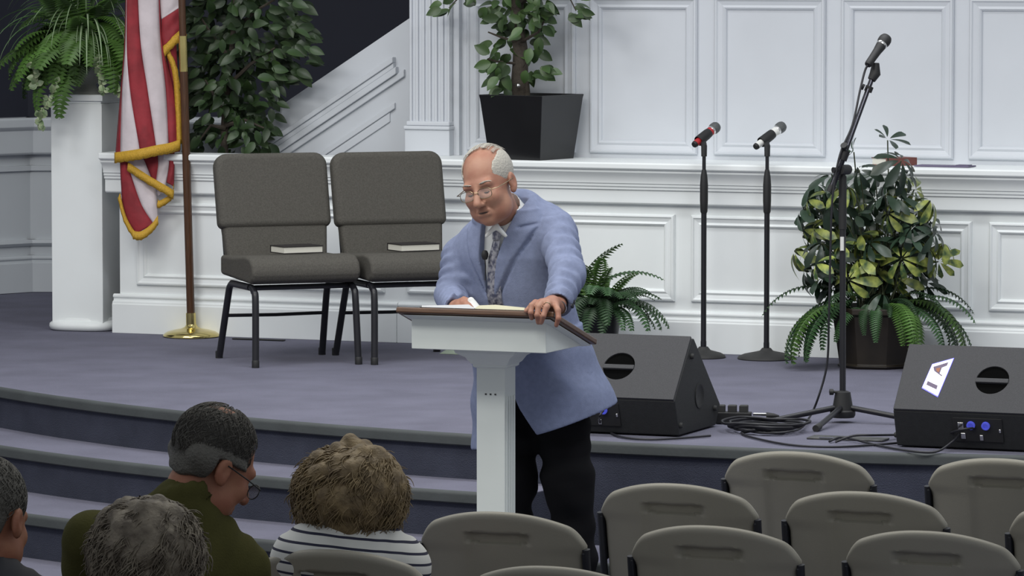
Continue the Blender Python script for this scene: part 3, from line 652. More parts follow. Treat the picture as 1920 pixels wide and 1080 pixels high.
# ---- folding chairs
def folding_chair():
    t = empty('folding_chair')
    Wb, zt, zb_ = .505, .865, .50
    nx_, nz_ = 57, 61
    lean = rad(12)
    ss_ = lambda t: 0 if t < 0 else (1 if t > 1 else t * t * (3 - 2 * t))
    def top(u): # height of the outline at lateral u in -1..1
        return zt - .062 * abs(u) ** 2.2
    def yb(u, z): return .225 + (z - .45) * math.tan(lean) - .045 * u * u
    def half(v):  # half width along height, rounded shoulders
        return Wb / 2
    front, back = [], []
    for i in range(nx_):
        s_ = -1 + 2 * i / (nx_ - 1); fr_, bk_ = [], []
        u = math.copysign(abs(s_) ** .85, s_)
        for j in range(nz_):
            v = j / (nz_ - 1)
            z = zb_ + (top(u) - .06 * max(0, (abs(u) - .74) / .26) ** 2.4 - zb_) * (1 - (1 - v) ** 1.25)
            x = u * (Wb / 2 - .020 * float(ss_((.775 - z) / .035)))
            e = min(1, (1 - abs(u)) * Wb / 2 / .02, (1 - v) ** 1.25 * .33 / .02, max(v, .0) * .33 / .016 + .2)
            th = .019 * math.sqrt(max(0, 1 - (1 - min(1, e)) ** 2))
            rec = 0
            if abs(x) < .098 and z < .806:
                k = min(1, (.806 - z) / .006) * min(1, (.098 - abs(x)) / .02)
                deep = .020 if z > .776 and abs(x) < .09 else .0055
                rec = deep * k
            fr_.append((x, yb(u, z) - th, z)); bk_.append((x, yb(u, z) + th - rec, z))
        front.append(fr_); back.append(bk_)
    b = MB()
    b.loops(front, False); b.loops(back, False)
    rim_f = [front[i][0] for i in range(nx_)] + [front[-1][j] for j in range(1, nz_)] + [front[i][-1] for i in range(nx_ - 2, -1, -1)] + [front[0][j] for j in range(nz_ - 2, 0, -1)]
    rim_b = [back[i][0] for i in range(nx_)] + [back[-1][j] for j in range(1, nz_)] + [back[i][-1] for i in range(nx_ - 2, -1, -1)] + [back[0][j] for j in range(nz_ - 2, 0, -1)]
    b.loops([rim_f, rim_b], True, False, False)
    b.build('backrest', M['chairplast'], t, smooth=True, ang=55)
    b = MB(); pts = rrect(.45, .42, .06, 6); b.prism(pts, .415, .445, lambda x, y, d: (x, y - .02, d - .02 * (y / .21))); b.build('seat', M['chairplast'], t, bevel=.01, seg=3)
    for s in (-1, 1):
        x = s * .241
        b = MB(); b.tube(smooth_path([(x, .262, .765), (x, .25, .70), (x, .20, .50), (x * .98, .06, .43), (x * .98, -.14, .2), (x * .98, -.26, .0)], 4), .0125, 8, flat=.9); b.build('front_leg', M['chairframe'], t, smooth=True, ang=60)
        b = MB(); b.tube([(x * .93, -.12, .41), (x * .93, .05, .22), (x * .93, .25, 0)], .0125, 8); b.build('rear_leg', M['chairframe'], t, smooth=True, ang=60)
        b = MB(); b.box((s * .236, .245, .69), (.010, .03, .14), (-rad(12), 0, 0)); b.build('back_bracket', M['chairframe'], t, bevel=.004)
    for y_, z_ in ((-.2, .1), (.17, .09)): b = MB(); b.tube([(-.22, y_, z_), (.22, y_, z_)], .009, 8); b.build('crossbar', M['chairframe'], t, smooth=True)
    return t
fc0 = folding_chair(); used = [False]
CHAIRS = [(1488, 846, 0, 'empty beige folding chair in the front row below the tripod stand'),
 (1875, 859, 0, 'empty beige folding chair in the front row below the lit speaker'),
 (1262, 906, 0, 'empty beige folding chair beside the right leg of the standing man'),
 (1613, 921, 0, 'empty beige folding chair in the middle of the second row'),
 (2040, 944, 0, 'beige folding chair cut off by the right picture edge'),
 (932, 959, 3, 'empty beige folding chair directly in front of the lectern post'),
 (1330, 985, 0, 'empty beige folding chair in the third row, middle one'),
 (1738, 995, 0, 'empty beige folding chair in the third row at the lower right corner'),
 (1032, 1061, 2, 'beige folding chair of which only the top edge shows at the bottom'),
 (625, 1030, 4, 'beige folding chair the curly-haired woman in stripes sits on'),
 (312, 1086, 5, 'beige folding chair the man in the olive shirt sits on'),
 (290, 1190, 6, 'beige folding chair below the grey curly-haired person'),
 (-150, 1150, 6, 'beige folding chair below the person at the left edge')]
CPOS = []
for i, (px, py, dz, lab) in enumerate(CHAIRS):
    o = fc0 if i == 0 else copy_tree(fc0)
    q = on_z(px, py, .865); a = rad(180 + dz * 0)
    # chairs face the platform: local -y is forward, so turn by 180 degrees plus a slight fan
    a = rad(180 + dz * .8)
    off = Vector((0, .31, 0)); off.rotate(Euler((0, 0, a)))
    o.location = (q[0] - off.x, q[1] - off.y, 0); o.rotation_euler = (0, 0, a)
    CPOS.append((o.location.copy(), a))
    tag(o, lab, 'chair', 'beige folding chairs')
# ------------------------------------------------------------------ plants
M['bark'] = mat('grey_brown_bark', (.075, .06, .045), .85, var=.5, vs_=30, aniso=(30, 30, 6), bump=.4, bs=60)
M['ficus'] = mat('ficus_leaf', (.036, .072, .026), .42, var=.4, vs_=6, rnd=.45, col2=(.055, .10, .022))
M['ficusdim'] = mat('dimmed_ficus_leaf', (.020, .042, .015), .45, var=.4, vs_=6, rnd=.55, col2=(.03, .06, .014))  # leaf colour lowered to imitate the dim light on the left tree
M['fern'] = mat('fern_frond', (.075, .165, .028), .55, var=.35, vs_=5, rnd=.4)
M['ferndark'] = mat('deep_fern_frond', (.04, .10, .034), .5, var=.35, vs_=5, rnd=.4)
M['spider'] = mat('spider_plant_leaf', (.055, .12, .04), .5, var=.3, vs_=5, rnd=.3)
M['spiderw'] = mat('spider_plant_stripe', (.34, .42, .26), .5, var=.2)
M['ivy'] = mat('ivy_leaf', (.13, .21, .09), .5, rnd=.4, col2=(.32, .36, .22), vs_=25)
M['scheff'] = mat('umbrella_plant_leaf', (.030, .058, .034), .35, rnd=.4, var=.3, vs_=5)
M['scheffy'] = mat('variegated_umbrella_plant_leaf', (.034, .072, .024), .38, rnd=.3, vs_=24, col2=(.34, .38, .08), detail=2)
M['stem'] = mat('green_stem', (.07, .085, .04), .6, var=.3)
M['pot'] = mat('gloss_black_pot', (.008, .008, .009), .3, var=.2)
M['planter'] = mat('dark_brown_planter', (.022, .016, .010), .5, var=.4, vs_=9, bump=.1, bs=20)
M['urn'] = mat('grey_white_urn', (.45, .46, .44), .6, var=.2, vs_=10)
M['soil'] = mat('potting_soil', (.03, .02, .012), .95, var=.5, vs_=60, bump=.6, bs=80)

def leaf_mesh(name, L, W, fold=.25, droop=.25, mtl=None, n=7, tip=1.0, ob=0.0, stripe=None):
    """blade along +x, facing +z; ob>0 puts the widest part nearer the tip"""
    mb = MB(); cols = []
    for i in range(n + 1):
        t = i / n
        if ob: w_ = W * (t ** (.55 + ob)) * (1 - t ** 5) ** .5 * 1.05
        else: w_ = W * math.sin(PI * min(1, t * .96 + .02) ** .8) ** .85 * (1 if t < .75 else 1 - (t - .75) * .5 * tip)
        if i == n: w_ = W * .01
        x = L * t; z = -droop * L * t * t
        cols.append([(x, -w_, z + fold * w_), (x, -w_ * .35, z + fold * w_ * .25), (x, w_ * .35, z + fold * w_ * .25), (x, w_, z + fold * w_)])
    if stripe:
        for i in range(n):
            for j in range(3):
                mb.cur = 1 if j == 1 else 0
                mb.add([cols[i][j], cols[i + 1][j], cols[i + 1][j + 1], cols[i][j + 1]], [(0, 1, 2, 3)])
    else: mb.loops(cols, False)
    o = mb.build(name, [mtl, stripe] if stripe else mtl, None, smooth=True, ang=180)
    me = o.data; bpy.data.objects.remove(o); return me
def frond_mesh(name, mtl, e0, e1, n=22, wid=.15, pw=.34, toothed=False):
    """fern frond of length about 1 starting along +x at elevation e0, ending at elevation e1 (degrees)"""
    mb = MB(); p = Vector((0, 0, 0)); pts = [p.copy()]; dirs = []
    for i in range(n):
        e = rad(e0 + (e1 - e0) * (i / (n - 1)) ** .9); d = Vector((math.cos(e), 0, math.sin(e))); p = p + d / n; pts.append(p.copy()); dirs.append(d)
    mb.tube(pts, [.006 * (1 - .8 * i / n) for i in range(n + 1)], 4)
    for i in range(1, n):
        t = i / n; d = dirs[i]; nrm = Vector((-d.z, 0, d.x))
        w_ = wid * (math.sin(PI * (t * .92 + .06)) ** .55) * (1 - .35 * t) + .01
        for s in (-1, 1):
            side = (Vector((0, s, 0)) * .94 + d * .34).normalized()
            h = pw / n * 1.25
            a = pts[i]; tip_ = a + side * w_ - nrm * (w_ * .22)
            m1 = a + side * (w_ * .45) + nrm * (.01)
            mb.add([a - d * h * .45, a + d * h * .45, m1 + d * h * .75, tip_, m1 - d * h * .75], [(0, 1, 2, 3, 4)] if s > 0 else [(4, 3, 2, 1, 0)])
    o = mb.build(name, mtl, None, smooth=False); me = o.data; bpy.data.objects.remove(o); return me
def aim(d, roll=0.0, up=(0, 0, 1)):
    """matrix whose +x is d and whose +z leans to up"""
    x = Vector(d).normalized(); z = Vector(up) - x * x.dot(Vector(up))
    if z.length < 1e-4: z = Vector((0, -1, 0)) - x * x.dot(Vector((0, -1, 0)))
    z.normalize(); y = z.cross(x); R_ = Matrix((x, y, z)).transposed()
    return R_ @ Matrix.Rotation(roll, 3, 'X')
TOCAM = Vector((math.sin(YAW), -math.cos(YAW), .05))

# ---- left ficus standing behind the half wall
rng = random.Random(11)
fx = on_y(422, 285, 5.35)
LF = P + .3
ft = empty('ficus_tree', (fx[0], 5.35, LF)); tag(ft, 'bushy dark green ficus tree rising behind the half wall beside the flag', 'tree')
fo = Vector(ft.location)
b = MB(); b.lathe([(.10, 0), (.15, .3), (.16, .33), (.15, .34), (.14, .31), (.001, .31)], 24); b.build('pot', M['pot'], ft, smooth=True, ang=40)
def fpx(px, py, y): return Vector(on_y(px, py, y)) - fo
trk = [Vector((0, 0, .3)), fpx(421, 250, 5.35), fpx(424, 200, 5.36), fpx(432, 120, 5.37), fpx(440, 20, 5.37), fpx(446, -80, 5.37)]
b = MB(); b.tube(smooth_path(trk, 4), [.022 - .0006 * i for i in range(21)], 8); b.build('trunk', M['bark'], ft, smooth=True, ang=60)
for pts in ([(424, 215, 5.35), (405, 185, 5.30), (385, 150, 5.25)], [(428, 160, 5.36), (470, 120, 5.33), (515, 90, 5.3)], [(432, 110, 5.36), (400, 70, 5.32), (375, 30, 5.3)], [(436, 60, 5.37), (480, 20, 5.4), (530, -10, 5.4)], [(422, 240, 5.33), (395, 235, 5.28), (375, 262, 5.25)], [(424, 235, 5.33), (460, 225, 5.28), (495, 240, 5.28)]):
    b = MB(); b.tube([fpx(*p) for p in pts], [.012, .008, .004], 6); b.build('branch', M['bark'], ft, smooth=True)
lm = [leaf_mesh('ficus_leaf', .078, .021, .3, .25, M['ficusdim']), leaf_mesh('ficus_leaf', .068, .019, .2, .45, M['ficusdim'])]
zones = [(455, 60, 115, 90, 5), (500, 40, 80, 70, 3), (400, 70, 55, 100, 3), (450, 150, 85, 60, 4), (425, 205, 60, 45, 2), (480, 200, 45, 40, 1.2), (485, 255, 30, 30, .8), (375, 262, 22, 22, .6), (395, 240, 20, 20, .3), (560, 90, 28, 55, 1), (520, 130, 35, 35, 1), (445, 258, 40, 25, .8), (470, -40, 130, 70, 3)]
tw = sum(z[4] for z in zones)
def scatter_leaves(root, org, fpxf, zones, n, meshes, ymid, yspread, rng, ctr, sc=(.75, 1.25), name='leaf', stuff_from=300, ymax=None, mt=None):
    tw_ = sum(z[4] for z in zones); extra = MB() if n > stuff_from else None
    for i in range(n):
        r = rng.random() * tw_; z = zones[0]
        for z in zones:
            if r < z[4]: break
            r -= z[4]
        a = rng.random() * 2 * PI; q = math.sqrt(rng.random())
        px, py = z[0] + z[2] * q * math.cos(a), z[1] + z[3] * q * math.sin(a)
        back = i >= stuff_from
        y = ymid + (rng.uniform(-1, .6) if not back else rng.uniform(-.3, 1)) * yspread
        if ymax: y = min(y, ymax)
        pos = fpxf(px, py, y)
        out = Vector((px - ctr[0], 0, 0)); out = Vector(RT) * ((px - ctr[0]) / 90.0) + Vector((rng.uniform(-.6, .6), rng.uniform(-.9, .3), rng.uniform(-.95, .25)))
        R_ = aim(out, rng.uniform(-.6, .6), TOCAM + Vector((rng.uniform(-.5, .5), rng.uniform(-.3, .3), rng.uniform(.1, .9))))
        s = rng.uniform(*sc)
        if not back: inst(rng.choice(meshes), name, root, pos, R_, s)
        else:
            me = meshes[0]; extra.add([pos + R_ @ (v.co * s) for v in me.vertices], [tuple(p.vertices) for p in me.polygons])
    if extra is not None: tag(extra.build('inner_leaves', mt, root, smooth=True, ang=180), kind='stuff')
scatter_leaves(ft, fo, fpx, zones, 780, lm, 5.36, .17, rng, (440, 100), mt=M['ficusdim'], ymax=5.5)

# ---- ficus in a black square pot on the ledge
px0 = on_z(974, 303, LZ); PYc = 5.16
kx = on_y(974, 300, PYc - .1)[0] + .02
kt = empty('potted_ficus', (kx, PYc, LZ), rad(-12)); tag(kt, 'leafy ficus in a tapered black square pot on the ledge above the man', 'potted plant')
b = MB(); r0, r1, hh = .143, .178, .302
ring = lambda r, z, k=1: [(sx * r, sy * r * k, z) for sx, sy in ((-1, -1), (1, -1), (1, 1), (-1, 1))]
b.loops([ring(r0, 0), ring(r1 - .004, hh - .02), ring(r1, hh), ring(r1 - .01, hh), ring(r1 - .016, hh - .03)]); b.build('pot', M['pot'], kt, bevel=.003)
b = MB(); b.loops([ring(r1 - .02, hh - .028), ring(r1 - .02, hh - .022)]); b.build('soil', M['soil'], kt)
kt2 = kt
ko = Vector(kt.location); kinv = Matrix.Rotation(rad(12), 3, 'Z')
def kpx(px, py, y): return kinv @ (Vector(on_y(px, py, y)) - ko)
b = MB(); b.tube(smooth_path([kpx(972, 186, PYc), kpx(974, 150, PYc), kpx(976, 100, PYc), kpx(971, 50, PYc), kpx(968, -60, PYc)], 4), [.045 - .001 * i for i in range(17)], 10); b.build('trunk', M['bark'], kt, smooth=True, ang=60)
b = MB(); b.tube(smooth_path([kpx(988, 186, PYc), kpx(984, 140, PYc), kpx(978, 80, PYc - .02)], 4), .018, 8); b.build('trunk', M['bark'], kt, smooth=True, ang=60)
for pts in ([(972, 20, 5.14), (920, -20, 5.1), (870, -15, 5.08), (842, 15, 5.07)], [(972, 10, 5.14), (1020, -20, 5.1), (1060, -20, 5.1), (1080, 20, 5.1)], [(975, 80, 5.14), (940, 70, 5.1), (915, 60, 5.08)], [(975, 120, 5.14), (930, 115, 5.08), (915, 110, 5.06)], [(975, 80, 5.14), (1010, 60, 5.1), (1020, 40, 5.1)]):
    b = MB(); b.tube([kpx(*p) for p in pts], [.008, .006, .004, .003][:len(pts)], 6); b.build('branch', M['bark'], kt, smooth=True)
lm2 = [leaf_mesh('ficus_leaf', .082, .025, .25, .2, M['ficus']), leaf_mesh('ficus_leaf', .07, .022, .2, .4, M['ficus'])]
rng = random.Random(5)
scatter_leaves(kt, ko, kpx, [(965, 20, 60, 35, 4), (1000, 10, 30, 25, 1), (935, 55, 30, 30, 1.1), (1005, 45, 25, 35, 1), (940, 100, 32, 25, 1.1), (1005, 100, 22, 40, 1), (935, 130, 35, 15, .9), (1005, 130, 26, 14, .7), (940, 150, 22, 18, .6), (842, 8, 18, 20, .5), (1075, 14, 20, 26, .7), (900, -5, 30, 20, .5), (1090, 12, 5, 14, .15), (960, 60, 40, 60, 1), (965, -45, 75, 45, 4), (895, -50, 50, 35, 1.6), (1045, -50, 50, 35, 1.6)], 270, lm2, 5.13, .13, rng, (972, 90), (.7, 1.1), ymax=5.28)
for (px, py, dx, dz) in ((918, 100, -1, .5), (920, 118, -1, -.25)):
    inst(lm2[0], 'leaf', kt, kpx(px, py, 5.03), aim(kinv @ (Vector(RT) * dx + Vector((0, 0, dz))), 0, TOCAM), 1.0)
b = MB(); b.lathe([(.0005, -.011), (.008, -.008), (.011, 0), (.008, .008), (.0005, .011)], 14, kpx(972, 161, PYc - .06)); b.build('glass_bead', mat('glass_bead', (.85, .85, .85), .08, .9), kt, smooth=True)

# ---- fern arrangement on the pedestal
PT = P + 1.15
fp_ = empty('fern_arrangement', (-4.275, 5.2, PT)); tag(fp_, 'lush arrangement of ferns and striped grasses on the white pedestal', 'potted plant')
po = Vector(fp_.location)
b = MB(); b.lathe([(.07, 0), (.075, .012), (.05, .03), (.045, .045), (.09, .09), (.125, .15), (.13, .19), (.122, .19), (.11, .16), (.001, .16)], 28); b.build('urn', M['urn'], fp_, smooth=True, ang=40)
rng = random.Random(21)
fm = [frond_mesh('fern_frond', M['fern'], 55, -55, 20, .2, .6), frond_mesh('fern_frond', M['fern'], 25, -75, 20, .2, .6), frond_mesh('fern_frond', M['fern'], 10, -88, 20, .19, .6), frond_mesh('fern_frond', M['fern'], 70, 0, 20, .2, .6)]
def rotz(a): return Matrix.Rotation(a, 3, 'Z')
for i in range(130):
    a = rng.uniform(0, 2 * PI); k = rng.choice((0, 1, 1, 1, 2, 2, 3)); L = rng.uniform(.28, .50) * (1.1 if k == 3 else 1)
    base = Vector((.07 * math.cos(a), .07 * math.sin(a), .13 + rng.uniform(0, .20)))
    if k in (1, 2): L *= .9
    if abs((a - PI / 3.2 + PI) % (2 * PI) - PI) < .9: L *= .5
    inst(fm[k], 'fern_frond', fp_, base, rotz(a) @ Matrix.Rotation(rng.uniform(-.25, .25), 3, 'X'), L)
sm = []
for e0, e1 in ((70, -70), (50, -60), (80, -40), (35, -85)):
    mb = MB(); p = Vector((0, 0, 0)); cols = []; n = 14
    for i in range(n + 1):
        t = i / n; e = rad(e0 + (e1 - e0) * t); w_ = .016 * math.sin(PI * (t * .9 + .1)) + .001
        cols.append([p + Vector((0, -w_, w_ * .5)), p + Vector((0, -w_ * .45, 0)), p + Vector((0, w_ * .45, 0)), p + Vector((0, w_, w_ * .5))]); p = p + Vector((math.cos(e), 0, math.sin(e))) / n
    for i in range(n):
        for j in range(3): mb.cur = 1 if j == 1 else 0; mb.add([cols[i][j], cols[i + 1][j], cols[i + 1][j + 1], cols[i][j + 1]], [(0, 1, 2, 3)])
    o = mb.build('grass_blade', [M['spider'], M['spiderw']], None, smooth=True, ang=180); sm.append(o.data); bpy.data.objects.remove(o)
for i in range(90):
    a = rng.uniform(-PI, PI); 
    if rng.random() < .65: a = -PI / 2 + YAW + rng.uniform(-1.7, 1.2)
    L = rng.uniform(.34, .56)
    if abs((a - PI / 3.2 + PI) % (2 * PI) - PI) < .9: L *= .5
    inst(rng.choice(sm), 'grass_blade', fp_, (.05 * math.cos(a), .05 * math.sin(a), .24 + rng.uniform(0, .14)), rotz(a), (L, L * rng.uniform(.6, .9), L))
ivm = leaf_mesh('ivy_leaf', .034, .015, .2, .2, M['ivy'], 5)
for (pxs, n_) in (([(108, 150), (95, 178), (80, 205), (72, 222), (80, 236)], 34), ([(185, 110), (188, 140), (196, 175)], 26), ([(60, 120), (65, 150), (70, 160)], 16), ([(215, 150), (222, 180)], 10)):
    path = smooth_path([at_d(x, y, 22.42) - np.array(po) for x, y in pxs], 8)
    b = MB(); b.tube([Vector((.06 * math.cos(-1.8), .06 * math.sin(-1.8), .17)) if False else Vector(path[0])] + [Vector(p) for p in path[1:]], .002, 5); b.build('ivy_stem', M['stem'], fp_)
    for k in range(n_):
        p = Vector(path[int(k / n_ * (len(path) - 1))]); a = rng.uniform(0, 2 * PI)
        inst(ivm, 'ivy_leaf', fp_, p, aim(Vector((math.cos(a), rng.uniform(-.8, .3), math.sin(a) - .4)), rng.uniform(-.5, .5), TOCAM), rng.uniform(.7, 1.2))

# ---- fern on the platform behind the man
q = on_z(1118, 668, P); fr2 = empty('potted_fern', (q[0] - .0, 4.72, P)); tag(fr2, 'green fern on the platform between the man and the white half wall', 'potted plant')
b = MB(); b.lathe([(.085, 0), (.11, .17), (.12, .2), (.11, .2), (.1, .18), (.001, .18)], 22); b.build('pot', M['pot'], fr2, smooth=True, ang=40)
fm2 = [frond_mesh('fern_frond', M['ferndark'], 65, -30, 20, .17, .5), frond_mesh('fern_frond', M['ferndark'], 40, -70, 20, .17, .5), frond_mesh('fern_frond', M['ferndark'], 35, 5, 24, .13, .3), frond_mesh('fern_frond', M['fern'], 75, 20, 18, .16, .5)]
rng = random.Random(8)
for i in range(64):
    a = rng.uniform(0, 2 * PI); k = rng.choice((0, 0, 1, 1, 3)); L = rng.uniform(.24, .38)
    if math.sin(a) > .3: L *= .62
    inst(fm2[k], 'fern_frond', fr2, (.05 * math.cos(a), .05 * math.sin(a), .19 + rng.uniform(0, .05)), rotz(a) @ Matrix.Rotation(rng.uniform(-.3, .3), 3, 'X'), L)
inst(fm2[2], 'fern_frond', fr2, (.03, -.02, .25), rotz(rad(-8)) @ Matrix.Rotation(.9, 3, 'X'), .30)
inst(fm2[2], 'fern_frond', fr2, (.03, -.06, .2), rotz(rad(-14)) @ Matrix.Rotation(.6, 3, 'X'), .27)
inst(fm2[0], 'fern_frond', fr2, (-.05, 0, .25), rotz(rad(20)), .42)
inst(fm2[3], 'fern_frond', fr2, (-.08, -.03, .25), rotz(rad(-20)), .40)

# ---- big planter with an umbrella plant and ferns
q = on_z(1632, 690, P); px_, py_ = q[0], 4.70
pl_ = empty('umbrella_plant', (px_, py_, P)); tag(pl_, 'large variegated umbrella plant with trailing ferns in a dark brown planter', 'potted plant')
plo = Vector(pl_.location)
def ppx(px, py, y): return Vector(on_y(px, py, y)) - plo
b = MB(); nn_ = 8
ring8 = lambda r, z: [(r * math.cos(2 * PI * (k + .5) / nn_ + .2), r * math.sin(2 * PI * (k + .5) / nn_ + .2), z) for k in range(nn_)]
b.loops([ring8(.165, 0), ring8(.178, .012), ring8(.168, .02), ring8(.20, .235), ring8(.218, .245), ring8(.22, .27), ring8(.205, .272), ring8(.195, .245)]); b.build('planter', M['planter'], pl_, bevel=.003)
b = MB(); b.loops([ring8(.197, .243), ring8(.197, .25)]); b.build('soil', M['soil'], pl_)
whorl = []
def whorl_mesh(mtl, n, L, W, droop, up):
    mb = MB(); base = leaf_mesh('leaflet', L, W, .18, droop, mtl, 7, ob=.25)
    V = [v.co.copy() for v in base.vertices]; Fs = [tuple(p.vertices) for p in base.polygons]
    for k in range(n):
        a = 2 * PI * k / n + .15 * math.sin(k * 7); e = up + .12 * math.sin(k * 3)
        R_ = Matrix.Rotation(a, 3, 'Z') @ Matrix.Rotation(-e, 3, 'Y'); s = .85 + .2 * math.sin(k * 5 + 1)
        mb.add([R_ @ (v * s + Vector((.012, 0, 0))) for v in V], Fs)
    o = mb.build('leaf', mtl, None, smooth=True, ang=180); me = o.data; bpy.data.objects.remove(o); bpy.data.meshes.remove(base); return me
for mtl in (M['scheff'], M['scheffy']):
    whorl.append(whorl_mesh(mtl, 8, .112, .029, .5, -.15)); whorl.append(whorl_mesh(mtl, 7, .10, .027, .7, -.35)); whorl.append(whorl_mesh(mtl, 6, .085, .022, .3, .5))
rng = random.Random(3)
tops = [(1575, 460, 3), (1625, 425, 3), (1660, 460, 3), (1600, 430, 0), (1540, 390, 0), (1735, 480, 3), (1710, 470, 0), (1525, 430, 3), (1685, 455, 1), (1630, 500, 4), (1575, 520, 0), (1650, 530, 0), (1730, 445, 0), (1560, 330, 0), (1530, 345, 1), (1580, 365, 0), (1625, 395, 1), (1655, 470, 0), (1550, 475, 0), (1600, 510, 1), (1670, 505, 0), (1710, 425, 1), (1750, 435, 0), (1520, 460, 0), (1640, 375, 0), (1680, 370, 1), (1700, 330, 1), (1570, 420, 3), (1500, 395, 0), (1664, 262, 2), (1600, 285, 2), (1690, 300, 0), (1640, 330, 1), (1610, 318, 1), (1660, 365, 0), (1545, 355, 0), (1590, 350, 4), (1715, 355, 3), (1745, 375, 4), (1690, 395, 0), (1640, 410, 1), (1515, 375, 3), (1530, 410, 0), (1575, 400, 1), (1620, 375, 3), (1745, 410, 1), (1700, 440, 0), (1660, 440, 0), (1615, 440, 3), (1580, 445, 4), (1540, 455, 1), (1505, 430, 4), (1490, 470, 4), (1530, 495, 3), (1570, 490, 4), (1610, 485, 3), (1650, 485, 4), (1690, 485, 3), (1735, 460, 1), (1770, 455, 4), (1760, 490, 3), (1720, 505, 1), (1680, 520, 4), (1545, 520, 0), (1590, 525, 3), (1640, 520, 3), (1510, 505, 1), (1735, 530, 1), (1700, 465, 3), (1560, 380, 1), (1605, 405, 0), (1670, 335, 1), (1720, 400, 0), (1630, 455, 0), (1560, 540, 1), (1610, 545, 0), (1655, 550, 1), (1695, 545, 0), (1590, 465, 0), (1550, 430, 0), (1665, 400, 3)]
for i, (x, y, k) in enumerate(tops):
    Y = py_ + rng.uniform(-.20, .10) + (.0 if y > 330 else -.05)
    p = ppx(x, y, Y)
    out = Vector(RT) * ((x - 1632) / 150) + Vector((rng.uniform(-.3, .3), -.75 + rng.uniform(-.3, .2), rng.uniform(.2, .9)))
    R_ = aim(Vector((rng.uniform(-1, 1), rng.uniform(-1, 1), 0)), 0, out)
    inst(whorl[k], 'leaf', pl_, p, R_, rng.uniform(.85, 1.15))
    root_ = Vector((rng.uniform(-.07, .07), rng.uniform(-.07, .07), .25)); mid = (root_ * .45 + p * .55) + Vector((rng.uniform(-.02, .02), .03, .05))
    b = MB(); b.tube(smooth_path([root_, mid, p - out.normalized() * .005], 5), .0032, 5); b.build('stem', M['stem'], pl_, smooth=True)
fm3 = [frond_mesh('fern_frond', M['fern'], 20, -92, 24, .15, .5), frond_mesh('fern_frond', M['ferndark'], 10, -90, 24, .15, .5), frond_mesh('fern_frond', M['ferndark'], 45, -60, 22, .14, .42)]
for a_deg, L, k, r in ((-64, .44, 0, .12), (-72, .30, 0, .12), (-95, .26, 1, .12), (-40, .34, 1, .13), (-25, .42, 1, .12), (-8, .44, 1, .12), (-15, .36, 0, .1), (0, .40, 2, .1), (-150, .40, 1, .12), (-160, .45, 1, .13), (-170, .44, 0, .12), (178, .46, 2, .12), (-140, .36, 1, .12), (-135, .30, 2, .1), (-128, .25, 1, .12), (-60, .26, 2, .1), (-20, .40, 2, .12), (-175, .38, 1, .1), (-152, .47, 0, .14), (-5, .46, 1, .14), (-165, .36, 0, .13), (-145, .42, 1, .14), (175, .40, 1, .12), (-12, .36, 1, .13), (-30, .45, 0, .13), (5, .40, 1, .12), (-68, .40, 0, .14), (-80, .2, 2, .1), (-110, .22, 1, .12), (-35, .30, 2, .1)):
    a = rad(a_deg) + YAW
    inst(fm3[k], 'fern_frond', pl_, (r * math.cos(a), r * math.sin(a), .26 + rng.uniform(0, .04)), rotz(a) @ Matrix.Rotation(rng.uniform(-.2, .2), 3, 'X'), L)
